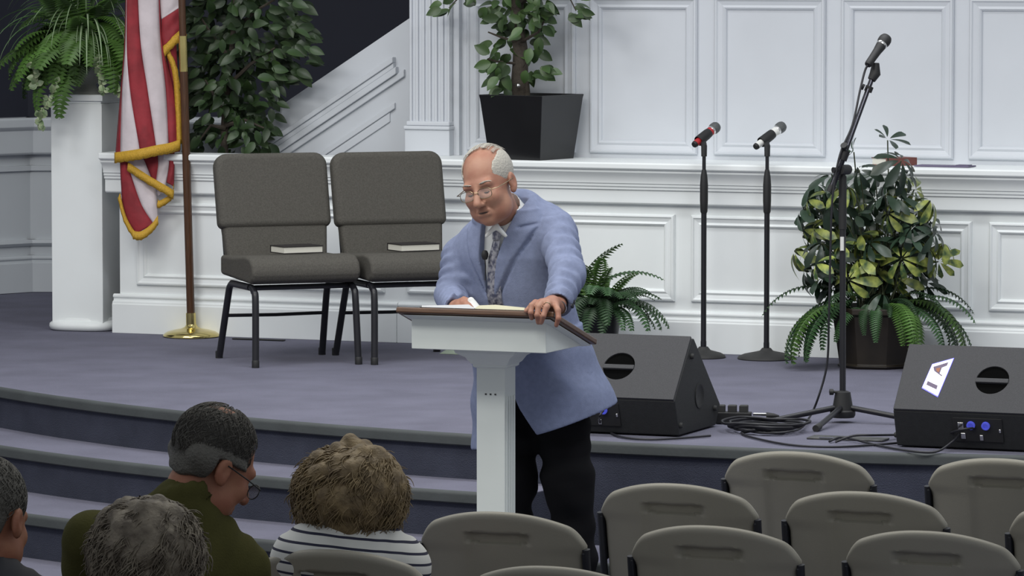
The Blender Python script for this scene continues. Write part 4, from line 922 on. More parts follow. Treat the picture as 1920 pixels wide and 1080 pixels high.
# ------------------------------------------------------------------ people: bodies and clothes are grown as continuous surfaces from a distance field
class Field:
    def __init__(s, lo, hi, vox):
        s.lo = np.array(lo, np.float32); s.vox = vox
        s.n = np.ceil((np.array(hi) - np.array(lo)) / vox).astype(int) + 1
        s.d = np.full(s.n, .3, np.float32); s.id = np.zeros(s.n, np.uint8); s.best = np.full(s.n, 9., np.float32)
    def block(s, bl, bh, m):
        i0 = np.clip(np.floor((np.array(bl) - m - s.lo) / s.vox).astype(int), 0, s.n); i1 = np.clip(np.ceil((np.array(bh) + m - s.lo) / s.vox).astype(int) + 1, 0, s.n)
        if np.any(i1 <= i0): return None, None
        sl = tuple(slice(a, c) for a, c in zip(i0, i1))
        ax = [(s.lo[k] + s.vox * np.arange(i0[k], i1[k])).astype(np.float32) for k in range(3)]
        return sl, np.meshgrid(*ax, indexing='ij', sparse=True)
    def put(s, sl, e, k, mid, op='u'):
        d = s.d[sl]
        if op == 'u':
            if k > 0:
                h = np.clip(.5 + .5 * (d - e) / k, 0, 1); r = d + (e - d) * h - k * h * (1 - h)
            else: r = np.minimum(d, e)
            if mid is not None:
                bs_ = s.best[sl]; w_ = (e < bs_) if mid < 2 else (e < .0012); s.id[sl] = np.where(w_, mid, s.id[sl]); s.best[sl] = np.where(w_, e if mid < 2 else -1., bs_)
        elif op == 's':
            e = -e; h = np.clip(.5 - .5 * (d - e) / max(k, 1e-6), 0, 1); r = d + (e - d) * h + k * h * (1 - h)
        s.d[sl] = r
    def cone(s, a, b, ra, rb, k=.02, mid=0, op='u', sq=None):
        a = np.array(a, np.float32); b = np.array(b, np.float32); R_ = max(ra, rb)
        sl, g = s.block(np.minimum(a, b) - R_, np.maximum(a, b) + R_, k + .025)
        if sl is None: return
        ba = b - a; L2 = max(float(ba @ ba), 1e-9)
        q = [g[i] - a[i] for i in range(3)]
        t = np.clip((q[0] * ba[0] + q[1] * ba[1] + q[2] * ba[2]) / L2, 0, 1)
        e = np.sqrt((q[0] - t * ba[0]) ** 2 + (q[1] - t * ba[1]) ** 2 + (q[2] - t * ba[2]) ** 2) - (ra + (rb - ra) * t)
        if sq is not None: e = e + sq(t, g)
        s.put(sl, e.astype(np.float32), k, mid, op)
    def chain(s, pts, rs, k=.02, mid=0):
        for i in range(len(pts) - 1): s.cone(pts[i], pts[i + 1], rs[i], rs[i + 1], k, mid)
    def ell(s, c, r, R_=None, k=.02, mid=0, op='u'):
        c = np.array(c, np.float32); r = np.array(r, np.float32); m = float(r.max())
        sl, g = s.block(c - m, c + m, k + .025)
        if sl is None: return
        q = [g[i] - c[i] for i in range(3)]
        if R_ is not None:
            Rm = np.array(R_, np.float32); q = [q[0] * Rm[0, j] + q[1] * Rm[1, j] + q[2] * Rm[2, j] for j in range(3)]
        k0 = np.sqrt((q[0] / r[0]) ** 2 + (q[1] / r[1]) ** 2 + (q[2] / r[2]) ** 2) + 1e-6
        k1 = np.sqrt((q[0] / r[0] ** 2) ** 2 + (q[1] / r[1] ** 2) ** 2 + (q[2] / r[2] ** 2) ** 2) + 1e-6
        s.put(sl, (k0 * (k0 - 1) / k1).astype(np.float32), k, mid, op)
    def func(s, fn, k=.02, mid=0, op='u'):
        sl, g = s.block(s.lo, s.lo + s.vox * s.n, 0); s.put(sl, fn(*g).astype(np.float32), k, mid, op)
    def mesh(s):
        d = s.d; S = d < 0
        c = np.zeros(np.array(d.shape) - 1, np.uint8)
        for i in (0, 1):
            for j in (0, 1):
                for k in (0, 1): c += S[i:S.shape[0] - 1 + i, j:S.shape[1] - 1 + j, k:S.shape[2] - 1 + k]
        ijk = np.argwhere((c > 0) & (c < 8)); N = len(ijk)
        idx = np.full(c.shape, -1, np.int32); idx[tuple(ijk.T)] = np.arange(N)
        acc = np.zeros((N, 3)); cnt = np.zeros(N)
        cor = [(i, j, k) for i in (0, 1) for j in (0, 1) for k in (0, 1)]
        V = {q: d[ijk[:, 0] + q[0], ijk[:, 1] + q[1], ijk[:, 2] + q[2]] for q in cor}
        for a in cor:
            for ax in range(3):
                if a[ax]: continue
                b = list(a); b[ax] = 1; b = tuple(b); va, vb = V[a], V[b]; m = (va < 0) != (vb < 0)
                t = np.where(m, va / np.where(m, va - vb, 1), 0); p = np.tile(np.array(a, float), (N, 1)); p[:, ax] = t
                acc[m] += p[m]; cnt[m] += 1
        verts = s.lo + (ijk + acc / cnt[:, None]) * s.vox
        faces = []
        for ax in range(3):
            o1, o2 = (ax + 1) % 3, (ax + 2) % 3
            A = [slice(None)] * 3; B = [slice(None)] * 3; A[ax] = slice(0, -1); B[ax] = slice(1, None)
            m = S[tuple(A)] != S[tuple(B)]; e = np.argwhere(m)
            ok = (e[:, o1] > 0) & (e[:, o2] > 0) & (e[:, o1] < d.shape[o1] - 1) & (e[:, o2] < d.shape[o2] - 1); e = e[ok]
            flip = S[tuple(e.T)]
            def cell(du, dv):
                q = e.copy(); q[:, o1] += du; q[:, o2] += dv; return idx[tuple(q.T)]
            Q = np.stack([cell(-1, -1), cell(0, -1), cell(0, 0), cell(-1, 0)], 1)
            Q[~flip] = Q[~flip][:, ::-1]; faces.append(Q)
        F = np.concatenate(faces); mid = s.id[tuple(np.clip(ijk, 0, s.n - 1).T)]
        return verts, F, mid[F[:, 0]]
    def build(s, name, mats, parent, smooth_it=0):
        v, f, m = s.mesh()
        for _ in range(smooth_it):
            acc = np.zeros_like(v); cnt = np.zeros(len(v))
            for a in range(4):
                for b in (f[:, (a + 1) % 4],): 
                    np.add.at(acc, f[:, a], v[b]); np.add.at(cnt, f[:, a], 1)
                    np.add.at(acc, b, v[f[:, a]]); np.add.at(cnt, b, 1)
            v = v * .5 + .5 * acc / np.maximum(cnt, 1)[:, None]
        me = bpy.data.meshes.new(name)
        me.vertices.add(len(v)); me.vertices.foreach_set('co', v.astype(np.float32).ravel())
        me.loops.add(f.size); me.loops.foreach_set('vertex_index', f.ravel().astype(np.int32))
        me.polygons.add(len(f)); me.polygons.foreach_set('loop_start', np.arange(0, f.size, 4, dtype=np.int32))
        me.polygons.foreach_set('loop_total', np.full(len(f), 4, np.int32))
        for q in mats: me.materials.append(q)
        me.polygons.foreach_set('material_index', m.astype(np.int32)); me.polygons.foreach_set('use_smooth', np.ones(len(f), bool))
        me.update(calc_edges=True); me.validate()
        o = bpy.data.objects.new(name, me); COL.objects.link(o); o.parent = parent; return o

def ss(x, a, b):
    t = np.clip((x - a) / (b - a), 0, 1); return t * t * (3 - 2 * t)
class Person:
    """camera-aligned frame standing at floor level: x to the picture's right, y away from the camera, z up"""
    def __init__(s, name, px, hd, label):
        s.hd = hd; r = ray(px, 540); w0 = CAM + r * (hd / float(r @ DH)); s.o = np.array([w0[0], w0[1], 0.0])
        s.root = empty(name, tuple(s.o), YAW); tag(s.root, label, 'person')
    def __call__(s, px, py, y=0.0):
        r = ray(px, py); w_ = CAM + r * ((s.hd + y) / float(r @ DH)) - s.o
        return np.array([w_ @ RT, w_ @ DH, w_[2]])
def head_frame(fwd, roll):
    y = Vector(fwd).normalized(); z = Vector((0, 0, 1)); x = y.cross(z).normalized(); z = x.cross(y).normalized()
    R_ = Matrix((x, y, z)).transposed() @ Matrix.Rotation(roll, 3, 'Y')
    return np.array(R_)
def head_field(F, c, R_, s=1.0, neck=None, ears=True, mid=0, age=True):
    # ids: 0 skin, 2 lid line, 3 lips
    """a head with brow, nose, lips, jaw and ears; +y of the frame is the face, +z the crown, +x the person's right"""
    W = lambda x, y, z: np.array(c) + R_ @ (np.array([x, y, z]) * s)
    E_ = lambda p, r, k=.02, op='u', m=mid: F.ell(W(*p), [q * s for q in r], R_, k, m, op)
    C_ = lambda a, b, ra, rb, k=.01, op='u', m=mid: F.cone(W(*a), W(*b), ra * s, rb * s, k, m, op)
    E_((0, -.015, .042), (.078, .098, .088)); E_((0, .03, -.02), (.067, .068, .095), .03)
    E_((0, .038, -.085), (.056, .051, .045), .03); E_((0, .072, -.108), (.02, .018, .018), .022)
    for q in (-1, 1):
        E_((q * .043, .03, -.075), (.031, .038, .038), .025); E_((q * .04, .068, -.034), (.026, .026, .026), .02)
    C_((-.042, .083, .016), (.042, .083, .016), .013, .013, .016)
    for q in (-1, 1): E_((q * .032, .106, -.006), (.019, .018, .013), .012, 's')
    for q in (-1, 1): E_((q * .032, .079, -.006), (.0155, .0125, .011), .006)
    C_((0, .094, .006), (0, .120, -.043), .009, .0145, .010)
    for q in (-1, 1): E_((q * .0125, .106, -.047), (.0105, .012, .009), .006)
    C_((-.02, .0915, -.0725), (.02, .0915, -.0725), .0065, .0065, .008); C_((-.018, .0905, -.084), (.018, .0905, -.084), .0075, .0075, .008)
    C_((-.026, .099, -.0785), (.026, .099, -.0785), .0042, .0042, .002, 's')
    if age:
        for q in (-1, 1): C_((q * .022, .098, -.048), (q * .034, .084, -.078), .003, .002, .006, 's')
    if ears:
        for q in (-1, 1):
            E_((q * .083, -.012, -.008), (.011, .021, .033), .008); E_((q * .093, -.006, -.004), (.006, .011, .018), .006, 's'); E_((q * .081, -.004, -.034), (.009, .011, .012), .008)
    if neck is not None: C_((0, -.03, -.07), tuple((R_.T @ (np.array(neck[0]) - np.array(c))) / s), neck[1], neck[2], .03)
    return W
def face_lines(W, root):
    b = MB(); b.tube([Vector(W(x, .0965 - 9 * x * x, -.0785 + 3 * x * x)) for x in (-.027, -.018, -.009, 0, .009, .018, .027)], [.001, .0022, .0026, .0026, .0026, .0022, .001], 6); b.build('mouth_line', M['lash'], root, smooth=True)
    for q in (-1, 1):
        b = MB(); b.tube([Vector(W(q * x, y, z)) for x, y, z in ((.018, .0885, -.0105), (.026, .0925, -.0125), (.034, .092, -.0130), (.042, .087, -.0115), (.047, .081, -.009))], [.0008, .0018, .002, .0018, .0008], 6); b.build('eyelid_line', M['lash'], root, smooth=True)
def strands(name, mtl, root, fn, n, r, rng_, segs=9, sides=4):
    mb = MB()
    for i in range(n):
        pts = fn(rng_, i)
        if pts is None: continue
        m_ = len(pts); mb.tube(pts, [r * (1 - .75 * (k / (m_ - 1)) ** 2) for k in range(m_)], sides, caps=False)
    return mb.build(name, mtl, root, smooth=True, ang=180)
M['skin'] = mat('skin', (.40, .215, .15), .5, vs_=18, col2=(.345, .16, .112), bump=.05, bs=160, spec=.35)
M['skin2'] = mat('skin_dark_tan', (.33, .15, .09), .5, vs_=18, col2=(.27, .105, .065), bump=.05, bs=160, spec=.35)  # deeper tan than the skin above
M['lash'] = mat('eyelid_line', (.05, .03, .025), .6)
M['lip'] = mat('lip', (.26, .085, .065), .5)
# ---- the man at the lectern
M['jacket'] = mat('light_blue_jacket_cloth', (.225, .262, .40), .85, var=.12, vs_=55, bump=.18, bs=300, spec=.15, detail=6)
M['shirt'] = mat('white_shirt_cloth', (.72, .74, .74), .8, var=.04, bump=.05)
M['trouser'] = mat('black_trouser_cloth', (.0075, .0075, .009), .9, var=.2, spec=.15)
M['tie'] = mat('patterned_grey_tie', (.075, .08, .13), .5, vs_=75, col2=(.36, .36, .40), detail=1)
M['hairw'] = mat('short_white_hair', (.52, .50, .45), .75, var=.35, vs_=40, aniso=(60, 60, 12), bump=.4, bs=120)
M['glass'] = mat('spectacle_lens', (.75, .78, .8), .05, alpha=.14)
M['gold'] = mat('gold_metal', (.32, .26, .17), .35, 1)
man = Person('person', 1000, 16.65, 'man in a light blue jacket, tie and glasses leaning on the lectern')
mp = man
FV = np.array([-.545, -.839, 0.]); LV = np.array([.839, -.545, 0.])
rows = [  # picture row, column of the torso axis, depth, half width, half depth
    (395, 966, -.075, .10, .085), (430, 960, -.065, .155, .105), (480, 960, -.035, .197, .135), (560, 968, .01, .213, .157), (620, 985, .03, .222, .17),
    (690, 1008, .05, .24, .195), (760, 1024, .06, .268, .228), (870, 1034, .06, .285, .25)]
TZ = np.array([mp(r[1], r[0], r[2])[2] for r in rows])[::-1]; TC = np.array([mp(r[1], r[0], r[2]) for r in rows])[::-1]
TA = np.array([r[3] for r in rows])[::-1]; TB = np.array([r[4] for r in rows])[::-1]
def torso_uv(x, y, z):
    cx = np.interp(z, TZ, TC[:, 0]); cy = np.interp(z, TZ, TC[:, 1])
    u = (x - cx) * LV[0] + (y - cy) * LV[1]; v = (x - cx) * FV[0] + (y - cy) * FV[1]; return u, v
def torso_d(x, y, z, off=0.0):
    u, v = torso_uv(x, y, z); a = np.interp(z, TZ, TA) + off; b_ = np.interp(z, TZ, TB) + off
    e = 2.3
    k0 = (np.abs(u / a) ** e + np.abs(v / b_) ** e) ** (1 / e)
    d = (k0 - 1) * np.minimum(a, b_)
    return np.maximum(d, z - TZ[-1]), u, v
def front_pt(z, u, off):
    c = np.array([np.interp(z, TZ, TC[:, 0]), np.interp(z, TZ, TC[:, 1]), z]); a = np.interp(z, TZ, TA); b_ = np.interp(z, TZ, TB)
    return c + LV * u + FV * (b_ * (1 - min(1, abs(u / a)) ** 2.3) ** (1 / 2.3) + off)
neckb = mp(958, 404, -.07); shL = mp(1043, 436, -.13); shR = mp(866, 482, .05)
elL = mp(1064, 515, -.36); wrL = mp(1046, 572, -.52); elR = mp(846, 556, -.04); wrR = mp(856, 578, -.32)
z_of = lambda py, y=0: mp(960, py, y)[2]
def make_jacket():
    F = Field((-.42, -.62, .5), (.42, .45, 1.62), .0048)
    def tors(x, y, z):
        d, u, v = torso_d(x, y, z)
        zz = z + 0 * u
        w_ = np.interp(zz, [1.12, 1.46], [.008, .066]).astype(np.float32); lap = np.interp(zz, [1.14, 1.42, 1.50], [.012, .145, .11]).astype(np.float32)
        front = ss(v, .0, .03); au = np.abs(u)
        d = d - .010 * front * ss(lap - au, -.003, .003) * ss(z, 1.13, 1.16)
        d = d + .012 * front * np.exp(-((au - lap - .004) / .006) ** 2) * ss(z, 1.15, 1.18) * .9
        # notch of the lapels
        d = d + .012 * front * np.exp(-((z - 1.415 - .25 * (au - .1)) / .005) ** 2) * ss(au, .075, .085) * ss(lap + .01 - au, 0, .01)
        # pocket flap on the near side
        fx_, fz = x - .02, z - (1.006 + .33 * (x - .02)) + .02
        flap = ss(fx_, .0, .004) * ss(.16 - fx_, 0, .004) * ss(fz + .026, 0, .004) * ss(.026 - fz, 0, .006) * ss(-y + .12, 0, .03)
        d = d - .009 * flap
        # soft creases
        d = d + .0035 * np.sin(38 * z + 14 * u + 2.5 * np.sin(9 * u)) * ss(1.25 - z, 0, .3) + .003 * np.sin(30 * u + 8 * z)
        return d
    F.func(tors, .0)
    F.cone(neckb + np.array([0, .01, -.005]), shL, .068, .066, .05); F.cone(neckb, shR, .066, .062, .05)
    F.cone(mp(985, 385, -.03), mp(1030, 415, -.08), .045, .06, .04)
    F.ell(mp(955, 470, -.02), (.17, .12, .12), None, .06)
    wr = lambda seed: (lambda t, g: .0045 * np.sin(30 * t + seed + 40 * (g[0] * .6 + g[2] * .8)) * (t > .02) + .003 * np.sin(17 * t * 2 + 60 * (g[2] - g[0])))
    F.cone(shL, elL, .069, .058, .035, 0, 'u', wr(0)); F.cone(elL, wrL + (wrL - elL) * .03, .058, .047, .03, 0, 'u', wr(2))
    F.cone(shR, elR, .066, .055, .035, 0, 'u', wr(1)); F.cone(elR, wrR, .055, .044, .03, 0, 'u', wr(3))
    # collar roll round the neck
    for k in range(10):
        a = -.2 + k * (PI + .4) / 9; p = mp(950, 396, -.085) + np.array([.088 * math.cos(a - .1), .078 * math.sin(a - .1), .028 * math.sin(a) + .012 * math.cos(a)])
        F.ell(p, (.03, .03, .04), None, .03)
    # the open front and the neck hole
    def wedge(x, y, z):
        u, v = torso_uv(x, y, z); zz = z + 0 * u
        w_ = np.interp(zz, [1.09, 1.12, 1.46, 1.56], [-.01, .006, .062, .075]).astype(np.float32)
        return np.maximum(np.abs(u + .006) - w_, -(v - .01))
    F.func(wedge, .003, None, 's')
    F.cone(mp(945, 402, -.09), mp(930, 350, -.15), .062, .085, .01, None, 's')
    def skirt(x, y, z):   # cutaway below the buttons
        u, v = torso_uv(x, y, z); zz = z + 0 * u
        w_ = np.interp(zz, [.60, .68, .76, .88], [.13, .085, .03, -.02]).astype(np.float32)
        return np.maximum(np.abs(u) - w_, -(v - .05))
    F.func(skirt, .01, None, 's')
    F.func(lambda x, y, z: z - (.683 + .33 * (x - .05)) - 0 * y, .006, None, 's')
    # hollow under the hem so the legs come out of an opening
    F.func(lambda x, y, z: np.maximum(torso_d(x, y, z, -.016)[0], z - .95), .004, None, 's')
    # cut the sleeve ends square
    for a, w_ in ((elL, wrL), (elR, wrR)):
        t = (w_ - a) / np.linalg.norm(w_ - a)
        F.cone(w_ + t * .05, w_ + t * .14, .07, .075, .004, None, 's'); F.cone(w_ + t * -.01, w_ + t * .12, .034, .036, .004, None, 's')
    return F.build('jacket', [M['jacket']], mp.root, 1)
make_jacket()
def make_shirt():
    F = Field((-.3, -.45, 1.0), (.3, .3, 1.6), .0045)
    F.func(lambda x, y, z: np.maximum(torso_d(x, y, z, -.013)[0], 1.02 - z), .0)
    F.cone(neckb, shL, .055, .052, .04); F.cone(neckb, shR, .053, .05, .04)
    # standing collar with two points
    F.cone(mp(948, 412, -.09), mp(941, 385, -.11), .068, .066, .02)
    for q, px in ((1, 948), (-1, 912)):
        F.cone(mp(930, 424, -.215), mp(px, 442, -.212), .010, .007, .008)
    F.cone(mp(948, 405, -.1), mp(930, 350, -.15), .056, .075, .004, None, 's')
    return F.build('shirt', [M['shirt']], mp.root, 1)
make_shirt()
# shirt collar wings and tie
def sheet(name, mtl, pts, th=.004):
    b = MB(); b.loops([[Vector(p) for p in row] for row in pts], False); return b.build(name, mtl, mp.root, smooth=True, ang=60, solid=th)
zt0, zt1 = z_of(452, -.2), 1.08
sheet('tie', M['tie'], [[front_pt(z, .012 + dx * wd, .004 + (.006 if dx == 0 else 0)) for dx in (-1, -.5, 0, .5, 1)] for z, wd in ((zt0, .013), (zt0 - .02, .015), (zt0 - .06, .020), (zt0 - .12, .025), (zt0 - .2, .029), (zt1, .030))], .005)
kz = z_of(440, -.2)
b = MB(); kp = front_pt(kz, .004, .0)
b.loops([[Vector(front_pt(kz + dz, .010 + sx * wd, .004 + sy * .010)) for sx, sy in ((-1, 0), (-.6, 1), (.6, 1), (1, 0), (.6, -.6), (-.6, -.6))] for dz, wd in ((.024, .022), (.008, .023), (-.022, .015))]); b.build('tie_knot', M['tie'], mp.root, smooth=True, bevel=.004)
q = front_pt(z_of(480, -.2), -.016, .02); lmic = empty('lapel_microphone'); lmic.parent = mp.root; lmic.location = tuple(q)
b = MB(); b.lathe([(.0005, -.017), (.008, -.015), (.0125, -.004), (.0125, .006), (.008, .016), (.0005, .018)], 16); b.build('foam_cover', M['blackmat'], lmic, smooth=True)
b = MB(); b.tube([(0, .002, -.014), (.002, .006, -.04), (.001, .006, -.09)], .0022, 6); b.build('thin_wire', M['blackmat'], lmic)

def make_trousers():
    F = Field((-.4, -.3, 0), (.42, .45, 1.05), .006)
    hL, hR = mp(1048, 720, .04), mp(972, 720, .14); kL, kR = mp(1066, 905, .0), mp(956, 905, .06); aL, aR = mp(1090, 1135, .06), mp(966, 1135, .13)
    F.ell(mp(1010, 700, .07), (.17, .15, .13), None, .05)
    cr = lambda sd: (lambda t, g: .004 * np.sin(26 * t + sd) + .003 * np.sin(45 * g[2] + 30 * g[0] + sd))
    F.cone(hL, kL, .108, .085, .05, 0, 'u', cr(0)); F.cone(kL, aL, .085, .066, .05, 0, 'u', cr(1)); F.cone(hR, kR, .106, .083, .05, 0, 'u', cr(2)); F.cone(kR, aR, .083, .066, .05, 0, 'u', cr(3))
    F.build('trousers', [M['trouser']], mp.root, 1)
    return aL, aR, kL, kR, hL, hR
aL, aR, kL, kR, hL, hR = make_trousers()
for a in (aL, aR):
    F = Field(a + np.array([-.25, -.32, -.12]), a + np.array([.15, .15, .08]), .006)
    toe = np.array([a[0], a[1], .035]) + FV * .17 ; heel = np.array([a[0], a[1], .04]) - FV * .05
    F.cone(heel, toe, .042, .036, .02); F.cone(np.array([a[0], a[1], .08]), heel, .05, .04, .02); F.func(lambda x, y, z: z - .004 + 0 * x + 0 * y, .003, None, 's')
    F.build('shoe', [M['blackmat']], mp.root)

HC = mp(917, 346, -.21)
HR_ = head_frame((-.42, -.90, -.17), rad(13))
HS = 1.05
def make_body():
    F = Field((-.42, -.78, 0), (.42, .42, 1.75), .0042)
    W = head_field(F, HC, HR_, HS, (mp(948, 412, -.08), .054 / 1.0, .056))
    F.id[...] = np.where(F.id > 3, 0, F.id)
    # hidden core under the clothes keeps the figure in one piece
    F.chain([mp(948, 412, -.08), mp(962, 520, -.01), mp(1010, 700, .07)], [.05, .10, .11], .03)
    F.cone(mp(955, 440, -.05), shL, .05, .04); F.cone(mp(955, 440, -.05), shR, .05, .04)
    F.chain([shL, elL, wrL], [.042, .034, .026], .02); F.chain([shR, elR, wrR], [.042, .034, .026], .02)
    for h, k, a in ((hL, kL, aL), (hR, kR, aR)): F.chain([mp(1010, 700, .07), h, k, a, np.array([a[0], a[1], .06]) + FV * .08], [.09, .08, .06, .04, .03], .02)
    # left hand draped over the front corner of the desk
    palm = mp(1026, 570, -.575)
    F.cone(wrL, mp(1036, 569, -.56), .026, .024, .015)
    F.cone(mp(1036, 569, -.56), mp(1015, 568, -.60), .022, .016, .015); F.cone(mp(1036, 569, -.56), mp(1041, 573, -.605), .022, .016, .015); F.cone(mp(1034, 569, -.56), mp(1027, 569, -.61), .021, .016, .015)
    fin = [[(1004, 567, -.605), (997, 573, -.645), (995, 586, -.658), (997, 597, -.648)],
           [(1015, 568, -.612), (1010, 575, -.655), (1007, 591, -.668), (1009, 605, -.655)],
           [(1028, 570, -.618), (1024, 577, -.662), (1019, 592, -.674), (1015, 605, -.662)],
           [(1042, 574, -.612), (1046, 582, -.655), (1047, 597, -.668), (1043, 610, -.660)]]
    for i, f_ in enumerate(fin): F.chain([mp(*p) for p in f_], [.0118, .0108, .0095, .0078], .004)
    F.chain([mp(1030, 572, -.55), mp(1008, 571, -.585), mp(996, 576, -.615), mp(987, 583, -.630)], [.018, .0135, .0115, .009], .006)
    # right hand closed round the handkerchief
    F.cone(wrR, mp(866, 574, -.37), .026, .026, .015)
    for i, (x0, y0, dd) in enumerate(((868, 566, -.385), (874, 569, -.40), (877, 574, -.41), (876, 579, -.41))):
        F.chain([mp(862, 569 + 3 * i, -.36), mp(x0, y0, dd), mp(x0 + 6, y0 + 4, dd - .015), mp(x0 + 3, y0 + 8, dd + .01)], [.013, .0115, .010, .009], .004)
    F.chain([mp(860, 568, -.35), mp(870, 562, -.375), mp(880, 564, -.39)], [.014, .011, .009], .006)
    # scalp colour
    F.build('body', [M['skin'], M['skin'], M['lash'], M['lip']], mp.root)
    return W
HW = make_body()
def make_hair():
    lo = HC - .17; F = Field(lo, HC + .17, .0042)
    F.ell(HC + HR_ @ (np.array([0, -.016, .043]) * HS), np.array([.0835, .1035, .0925]) * HS, HR_, 0)
    def cut(x, y, z):
        q = [x - HC[0], y - HC[1], z - HC[2]]
        X, Y, Z = [(q[0] * HR_[0, j] + q[1] * HR_[1, j] + q[2] * HR_[2, j]) / HS for j in range(3)]
        wob = .004 * np.sin(90 * X + 60 * Z) + .004 * np.sin(70 * Y)
        # keep: sides down to the ears, and the back; the crown and forehead stay bare
        bare_top = np.maximum(Z - .0 + 0 * X, np.abs(X) - (.062 + .25 * np.minimum(-Y, 0) + .0 * Z)) if False else None
        front = Y - (.048 - .55 * np.maximum(Z - .06, 0)) + wob
        temple = np.where(np.abs(X) > .055, Y - .062 + wob, front - .0)
        top = np.minimum(.057 - np.abs(X) + wob, np.minimum(Z - .055, Y + .055))   # bare crown when positive
        low = -(Z + .02 + .45 * np.minimum(Y + .02, 0)) + wob
        ear = np.minimum(Y + .035, .004 - Z)
        return -np.maximum(np.maximum(np.maximum(np.maximum(temple, top), low), ear), -1) * HS
    F.func(lambda x, y, z: cut(x, y, z), .006, None, 's')
    return F.build('hair', [M['hairw']], mp.root, 1)
make_hair()
face_lines(HW, mp.root)
def hair_fn(rng_, i):
    # thin combed hair over the crown
    x0 = rng_.uniform(-.06, .06); n = 8; pts = []
    for k in range(n):
        t = k / (n - 1); th = .45 - 1.1 * t + .1 * math.sin(x0 * 50); y = .102 * math.sin(th); z = .0955 * math.cos(th) * math.sqrt(max(0, 1 - (x0 / .082) ** 2))
        pts.append(Vector(HW(x0 * (1 + .1 * t), -.015 + y * math.sqrt(max(.05, 1 - (x0 / .09) ** 2)), .042 + z + .001 * rng_.random())))
    return pts
strands('combed_hair', M['hairw'], mp.root, hair_fn, 60, .0009, random.Random(2))
def brow_fn(rng_, i):
    s_ = -1 if i % 2 else 1; t = rng_.random(); x = s_ * (.014 + .036 * t)
    a = (x, .0975 - .012 * t * t, .020 + .004 * math.sin(t * 3)); return [Vector(HW(*a)), Vector(HW(x + s_ * .006, a[1] + .003, a[2] + .002)), Vector(HW(x + s_ * .011, a[1] + .001, a[2] - .001))]
strands('eyebrows', M['hairw'], mp.root, brow_fn, 90, .0012, random.Random(4))
gl = empty('glasses'); gl.parent = mp.root
for q in (-1, 1):
    loop = []
    for k in range(21):
        a = 2 * PI * k / 20; e = 3.0; c_, s_ = math.cos(a), math.sin(a); rr = (abs(c_) ** e + abs(s_) ** e) ** (-1 / e)
        loop.append(Vector(HW(q * .034 + .0255 * rr * c_, .112 - .05 * (abs(q * .034 + .0255 * rr * c_) - .02) ** 1 * .35, -.012 + .017 * rr * s_)))
    b = MB(); b.tube(loop, .0013, 6, caps=False); b.build('lens_rim', M['gold'], gl, smooth=True)
    b = MB(); b.add(loop[:-1], [tuple(range(20))]); b.build('lens', M['glass'], gl)
    b = MB(); b.tube([Vector(HW(q * .060, .108, -.004)), Vector(HW(q * .079, .095, -.004)), Vector(HW(q * .087, .03, .0)), Vector(HW(q * .088, -.02, .004))], .0016, 6); b.build('temple_arm', M['gold'], gl, smooth=True)
b = MB(); b.tube([Vector(HW(-.010, .1125, -.006)), Vector(HW(0, .119, -.003)), Vector(HW(.010, .1125, -.006))], .0013, 6); b.build('bridge', M['gold'], gl, smooth=True)
# wristwatch, ring, sleeve buttons
t = (wrL - elL) / np.linalg.norm(wrL - elL); wc = wrL + t * .012
b = MB(); ax_ = Vector(t); s1 = ax_.cross(Vector((0, 0, 1))).normalized(); s2 = s1.cross(ax_)
b.tube([Vector(wc) + s1 * (.0295 * math.cos(a)) + s2 * (.0285 * math.sin(a)) for a in [2 * PI * k / 20 for k in range(21)]], .0045, 6, caps=False, flat=.5); b.build('wristwatch', M['chrome'], mp.root, smooth=True)
rc = (mp(1028, 570, -.618) + mp(1024, 577, -.662)) / 2; ra_ = Vector(mp(1024, 577, -.662) - mp(1028, 570, -.618)).normalized(); s1 = ra_.cross(Vector((0, 0, 1))).normalized(); s2 = s1.cross(ra_)
b = MB(); b.tube([Vector(rc) + s1 * (.0118 * math.cos(a)) + s2 * (.0118 * math.sin(a)) for a in [2 * PI * k / 16 for k in range(17)]], .0018, 6, caps=False); b.build('finger_ring', M['gold'], mp.root, smooth=True)
for k in range(2):
    p = elL * (.22 - .12 * k) + wrL * (.78 + .12 * k); b = MB(); b.lathe([(.009, 0), (.009, .003), (.006, .004)], 14, Vector(p) + Vector((.046, -.022, -.012)), (.8, -.5, 0)); b.build('sleeve_button', M['chairframe'], mp.root, smooth=True)
# handkerchief in his right hand
def make_hanky():
    c = mp(884, 569, -.40); root = man.root
    F = Field(c - .06, c + .06, .003)
    for a, b2, ra, rb in (((880, 578, -.40), (882, 563, -.40), .012, .010), ((884, 562, -.405), (894, 577, -.41), .009, .012), ((889, 568, -.40), (897, 579, -.405), .008, .009), ((884, 572, -.41), (890, 580, -.42), .011, .010)):
        F.cone(mp(*a), mp(*b2), ra, rb, .006)
    o = F.build('handkerchief', [M['shirt']], None); o.location = man.root.location; o.rotation_euler = man.root.rotation_euler
    tag(o, 'crumpled white handkerchief in the hand of the man at the lectern', 'handkerchief')
make_hanky()
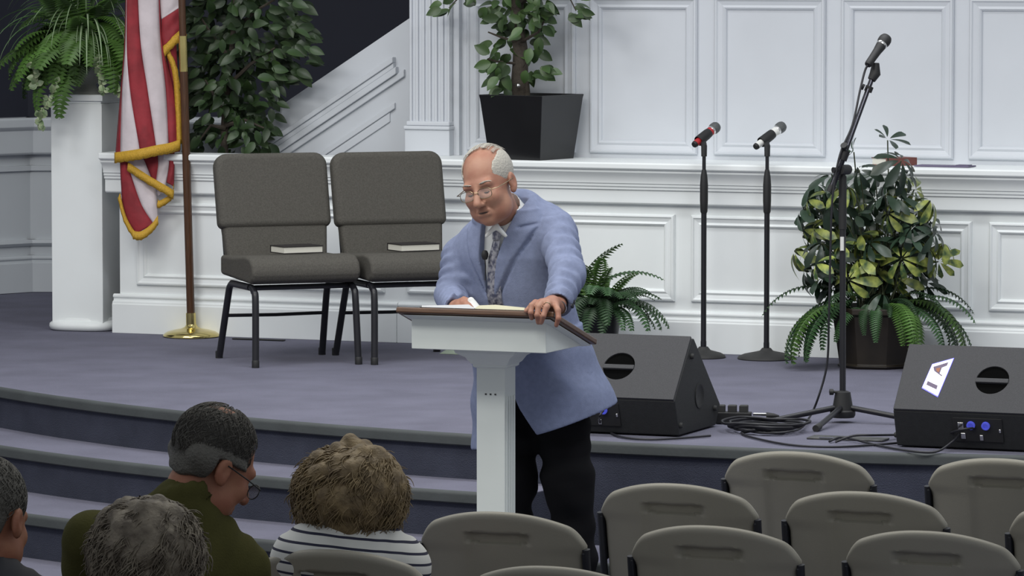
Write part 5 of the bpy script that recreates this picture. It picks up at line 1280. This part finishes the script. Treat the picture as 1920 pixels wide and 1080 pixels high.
# ---- people seated in the audience, seen from behind
M['olive'] = mat('olive_shirt_cloth', (.068, .066, .022), .9, var=.25, vs_=7, bump=.2, bs=200, spec=.1)
M['greyshirt'] = mat('grey_shirt_cloth', (.10, .10, .10), .9, var=.2, vs_=7)
M['darkshirt'] = mat('dark_shirt_cloth', (.03, .032, .04), .9, var=.2, vs_=7)
M['hairdark'] = mat('dark_grey_hair', (.046, .042, .036), .6, var=.5, vs_=30, aniso=(40, 40, 15), bump=.5, bs=140)
M['hairgrey'] = mat('grey_hair', (.115, .11, .097), .6, var=.6, vs_=30, aniso=(40, 40, 15), bump=.5, bs=140)
M['hairblond'] = mat('dark_blond_hair', (.24, .175, .09), .6, vs_=26, col2=(.11, .075, .036), bump=.3, bs=140)
M['hairmix'] = mat('grey_brown_hair', (.17, .145, .11), .6, vs_=26, col2=(.06, .046, .032), bump=.3, bs=140)
def stripes():
    m = mat('navy_striped_cloth', (.62, .63, .62), .85, var=.05); nt = m.node_tree; b = nt.nodes['Principled BSDF']
    tc = nt.nodes.new('ShaderNodeTexCoord'); sx = nt.nodes.new('ShaderNodeSeparateXYZ'); nt.links.new(tc.outputs['Object'], sx.inputs[0])
    ad = nt.nodes.new('ShaderNodeMath'); ad.operation = 'MULTIPLY_ADD'; nt.links.new(sx.outputs[0], ad.inputs[0]); ad.inputs[1].default_value = .12; nt.links.new(sx.outputs[2], ad.inputs[2])
    a2 = nt.nodes.new('ShaderNodeMath'); a2.operation = 'MULTIPLY'; nt.links.new(ad.outputs[0], a2.inputs[0]); a2.inputs[1].default_value = 1 / .027
    fr = nt.nodes.new('ShaderNodeMath'); fr.operation = 'FRACT'; nt.links.new(a2.outputs[0], fr.inputs[0])
    gt = nt.nodes.new('ShaderNodeMath'); gt.operation = 'GREATER_THAN'; nt.links.new(fr.outputs[0], gt.inputs[0]); gt.inputs[1].default_value = .76
    mx = nt.nodes.new('ShaderNodeMix'); mx.data_type = 'RGBA'; nt.links.new(gt.outputs[0], mx.inputs[0]); mx.inputs[6].default_value = (.62, .63, .62, 1); mx.inputs[7].default_value = (.02, .022, .05, 1)
    nt.links.new(mx.outputs[2], b.inputs['Base Color']); return m
M['striped'] = stripes()
def seated(label, px, hd, ci, headc, fwd, roll, hs, neckb, shl, shr, chest, chr_, shirt, skin, collar=None, vox=.006, ears=True):
    p = Person('person', px, hd, label)
    loc = lambda w_: np.array([(np.array(w_) - p.o) @ RT, (np.array(w_) - p.o) @ DH, w_[2]])
    cl, ca = CPOS[ci]; fw_ = np.array([-math.sin(ca) * 0 + math.sin(ca) * 1.0, -math.cos(ca), 0]); fl_ = np.array([fw_ @ RT, fw_ @ DH, 0])
    pel = loc((cl.x, cl.y, .56)) - fl_ * .06; sd = np.array([fl_[1], -fl_[0], 0])
    NB = p(*neckb); L_, R2, C_ = p(*shl), p(*shr), p(*chest); HC_ = p(*headc); HR2 = head_frame(fwd, roll)
    kn = [pel + sd * q * .10 + fl_ * .42 + np.array([0, 0, -.03]) for q in (-1, 1)]; an = [np.array([k[0], k[1], .09]) + fl_ * .02 for k in kn]
    lo = np.minimum.reduce([L_, R2, C_, pel, HC_ - .12] + kn) - .2; hi = np.maximum.reduce([L_, R2, C_, pel, HC_ + .13] + kn) + .2; lo[2] = -.01
    ang_l = L_ + np.array([-.03, .12, -.27]); ang_r = R2 + np.array([.03, .12, -.27]); hands = [pel + sd * q * .09 + fl_ * .30 + np.array([0, 0, .10]) for q in (-1, 1)]
    F = Field(lo, hi, vox)
    W = head_field(F, HC_, HR2, hs, (NB, .052, .056), ears)
    F.chain([NB, C_, pel], [.05, .10, .11], .03); F.cone(NB, L_, .05, .04); F.cone(NB, R2, .05, .04)
    F.chain([L_, ang_l, hands[0]], [.04, .034, .024], .02); F.chain([R2, ang_r, hands[1]], [.04, .034, .024], .02)
    for h in hands:
        F.cone(h, h + fl_ * .07, .024, .022, .01)
        for k in range(4): F.chain([h + fl_ * .06 + sd * (.012 * (k - 1.5)), h + fl_ * .12 + sd * (.013 * (k - 1.5)), h + fl_ * (.145 + .008 * (k in (1, 2))) + sd * (.012 * (k - 1.5)) - np.array([0, 0, .02])], [.010, .009, .008], .003)
        F.chain([h + fl_ * .03, h + fl_ * .06 + sd * .04, h + fl_ * .09 + sd * .045], [.012, .010, .008], .004)
    for k, a in zip(kn, an): F.chain([pel + (k - pel) * .2, k, a], [.07, .055, .04], .02)
    F.build('body', [skin, skin, M['lash'], M['lip']], p.root)
    T = Field(lo, hi, vox)
    wr = lambda sd_: (lambda t, g: .005 * np.sin(22 * t + sd_ + 26 * (g[0] + g[2])))
    T.ell(C_, chr_, None, .04); T.cone(C_, pel, chr_[1] * 1.05, .16, .08, 0, 'u', wr(0)); T.cone(NB, L_, .062, .068, .05, 0, 'u', wr(1)); T.cone(NB, R2, .062, .068, .05, 0, 'u', wr(2))
    T.cone(L_, ang_l, .070, .056, .04, 0, 'u', wr(3)); T.cone(R2, ang_r, .070, .056, .04, 0, 'u', wr(4)); T.cone(ang_l, hands[0], .056, .042, .03); T.cone(ang_r, hands[1], .056, .042, .03)
    if collar:
        for k in range(16):
            a = 2 * PI * k / 16; T.ell(NB + np.array([.068 * math.cos(a), .062 * math.sin(a), collar[0] + collar[1] * math.cos(a) - collar[2] * math.sin(a)]), (.016, .016, .026), None, .012)
    T.cone(NB + (HC_ - NB) * .1, HC_, .058, .08, .006, None, 's')
    for h in hands: T.cone(h + fl_ * .04, h + fl_ * .2, .06, .08, .004, None, 's')
    T.build('shirt', [shirt], p.root, 1)
    Q = Field(np.minimum.reduce([pel - .25] + kn) - .14, np.maximum.reduce([pel + .2] + kn) + .14, .009); Q.lo[2] = -.01
    for k, a in zip(kn, an): Q.chain([pel + (k - pel) * .1, k, np.array([a[0], a[1], .1])], [.105, .08, .065], .03)
    Q.build('trousers', [M['darkshirt']], p.root, 1)
    for a in an:
        b = MB(); b.tube([Vector((a[0], a[1], .04)) - Vector(fl_) * .07, Vector((a[0], a[1], .045)), Vector((a[0], a[1], .035)) + Vector(fl_) * .15], [.038, .042, .03], 10, flat=.9); b.build('shoe', M['blackmat'], p.root, smooth=True)
    return p, W, HC_, HR2
def cap_hair(name, mats, root, c, R_, hs, cuts, grow=1.065, side=None):
    F = Field(c - .18, c + .18, .005)
    F.ell(c + R_ @ (np.array([0, -.017, .042]) * hs), np.array([.081, .101, .0915]) * grow / 1.03 * hs, R_, 0, 0)
    F.ell(c + R_ @ (np.array([0, -.05, -.02]) * hs), np.array([.064, .049, .06]) * hs, R_, .02, 1)
    if side is not None:
        for q in (-1, 1): F.ell(c + R_ @ (np.array([q * .05, -.01, .0]) * hs), np.array([.042, .088, .05]) * hs, R_, .01, 1)
    def cut(x, y, z):
        q = [x - c[0], y - c[1], z - c[2]]; X, Y, Z = [(q[0] * R_[0, j] + q[1] * R_[1, j] + q[2] * R_[2, j]) / hs for j in range(3)]
        return cuts(X, Y, Z) * hs
    F.func(cut, .008, None, 's'); return F.build(name, mats, root, 1)
def hair_cuts(X, Y, Z):
    wob = .004 * np.sin(80 * X + 50 * Z) + .003 * np.sin(90 * Y)
    face = Y - .05 + wob; low = -(Z + .055 - .55 * np.maximum(Y + .05, 0)) + wob
    ear = np.minimum(np.minimum(Y + .036, .012 - Z), .5)
    return -np.maximum(np.maximum(face, low), ear)
def combed(W, rng_, spread, crown=(-.02, .12), down=1.0, curl=.0, L=.10, wave=0.0):
    # strand that starts on the scalp and lies along it, away from the crown
    th = rng_.uniform(0, 2 * PI); ph = rng_.uniform(.15, 1.75) ** 1.0; pts = []
    k1, k2 = rng_.uniform(0, 6.3), rng_.uniform(40, 80)
    for k in range(9):
        p_ = ph + (k / 8) * L / .1 * down; g = 1.03 + rng_.uniform(0, .012) + curl * math.sin(k * 1.4 + k1)
        dx = wave * math.sin(k * 1.1 + k1)
        X = .083 * g * math.sin(p_) * math.cos(th + dx); Y = -.017 + .103 * g * math.sin(p_) * math.sin(th + dx); Z = .042 + .094 * g * math.cos(p_)
        if Z < -.055 or (Y > .06 and Z < .075) or (Y > -.03 and Z < .0): break
        pts.append(Vector(W(X, Y, Z)))
    return pts if len(pts) > 2 else None
# man in the olive shirt
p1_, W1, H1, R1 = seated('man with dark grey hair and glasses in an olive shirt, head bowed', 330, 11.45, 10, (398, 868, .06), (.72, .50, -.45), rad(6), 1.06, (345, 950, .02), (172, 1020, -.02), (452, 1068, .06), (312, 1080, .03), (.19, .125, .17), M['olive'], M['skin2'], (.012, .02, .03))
cap_hair('hair', [M['hairdark'], M['hairgrey']], p1_.root, H1, R1, 1.06, lambda X, Y, Z: np.minimum(hair_cuts(X, Y, Z), np.sqrt((X - .005) ** 2 + (Y + .045) ** 2 + (Z - .128) ** 2) - .034 + .004 * np.sin(120 * X) * np.sin(100 * Y)), 1.075, True)
strands('hair_strands', M['hairdark'], p1_.root, lambda r_, i: combed(W1, r_, 0, wave=.1, L=.09), 420, .0011, random.Random(1))
strands('hair_strands', M['hairgrey'], p1_.root, lambda r_, i: combed(W1, r_, 0, wave=.1, L=.05), 110, .001, random.Random(7))
g1 = empty('glasses'); g1.parent = p1_.root
for q in (-1, 1):
    loop = [Vector(W1(q * .034 + .024 * math.cos(a), .116, -.018 + .018 * math.sin(a))) for a in [2 * PI * k / 16 for k in range(17)]]
    b = MB(); b.tube(loop, .0014, 6, caps=False); b.build('lens_rim', M['blackmat'], g1, smooth=True)
    b = MB(); b.add(loop[:-1], [tuple(range(16))]); b.build('lens', M['glass'], g1)
    b = MB(); b.tube([Vector(W1(q * .058, .116, -.008)), Vector(W1(q * .084, .06, -.002)), Vector(W1(q * .089, -.01, .006))], .0018, 6); b.build('temple_arm', M['blackmat'], g1, smooth=True)
# woman in the striped top
p2_, W2, H2, R2_ = seated('woman with curly dark blond hair in a white top with navy stripes', 650, 12.0, 9, (652, 940, .08), (.1, .9, -.42), 0, .98, (650, 985, .02), (560, 1050, -.02), (752, 1062, .03), (650, 1085, .03), (.16, .11, .16), M['striped'], M['skin'])
def curly(root, mats, c, rad_, rng_, nballs, nstr, squash=(1, 1, 1), low=.3, lock=None):
    F = Field(c - rad_ * 1.75, c + rad_ * 1.75, .006)
    F.ell(c, np.array(squash) * rad_ * .9, None, .03)
    def rp(g):
        while True:
            v = np.array([rng_.gauss(0, 1) for _ in range(3)]); v /= np.linalg.norm(v)
            if v[1] < .75: return c + v * np.array(squash) * rad_ * g, v
    for i in range(nballs):
        q, v = rp(.9); r = rng_.uniform(.014, .030); F.ell(q, (r, r, r * rng_.uniform(.9, 1.6)), None, .010)
    F.build('hair', [mats], root, 1)
    def fn(r_, i):
        q, v = rp(.93); t = np.cross(v, [0, 0, 1.]); t /= max(np.linalg.norm(t), .1); dn = np.cross(t, v); dn = -dn if dn[2] > 0 else dn
        k1 = r_.uniform(0, 6.3); A_ = r_.uniform(.006, .015); L = r_.uniform(.04, .10); pts = []
        for k in range(11):
            u = k / 10; w_ = k1 + u * (7 + 2 * math.sin(k1)); 
            pp = q + dn * (L * u) + t * (A_ * math.sin(w_)) + v * (.010 + A_ * .7 * math.cos(w_) - .06 * u * u * L)
            pts.append(Vector(pp))
        return pts
    strands('hair_curls', mats, root, fn, nstr, .0026, rng_)
curly(p2_.root, M['hairblond'], p2_(656, 925, .05), .125, random.Random(12), 260, 2600, (1.14, 1.05, .98))
F = None
# grey curly-haired person nearer the camera
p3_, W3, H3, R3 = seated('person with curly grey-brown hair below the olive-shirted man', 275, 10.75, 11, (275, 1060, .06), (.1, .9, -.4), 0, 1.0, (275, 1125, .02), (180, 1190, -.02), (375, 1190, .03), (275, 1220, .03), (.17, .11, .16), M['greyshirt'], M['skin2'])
curly(p3_.root, M['hairmix'], p3_(275, 1045, .05), .128, random.Random(15), 260, 2600, (.98, 1.05, 1.05))
# person cut off by the left picture edge
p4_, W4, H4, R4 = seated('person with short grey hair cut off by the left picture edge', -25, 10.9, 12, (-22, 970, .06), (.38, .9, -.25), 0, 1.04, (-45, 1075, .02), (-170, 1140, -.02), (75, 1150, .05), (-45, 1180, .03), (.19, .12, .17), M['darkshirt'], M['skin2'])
cap_hair('hair', [M['hairgrey'], M['hairgrey']], p4_.root, H4, R4, 1.04, hair_cuts, 1.08)
strands('hair_strands', M['hairgrey'], p4_.root, lambda r_, i: combed(W4, r_, 0, wave=.1, L=.06), 450, .0017, random.Random(3))
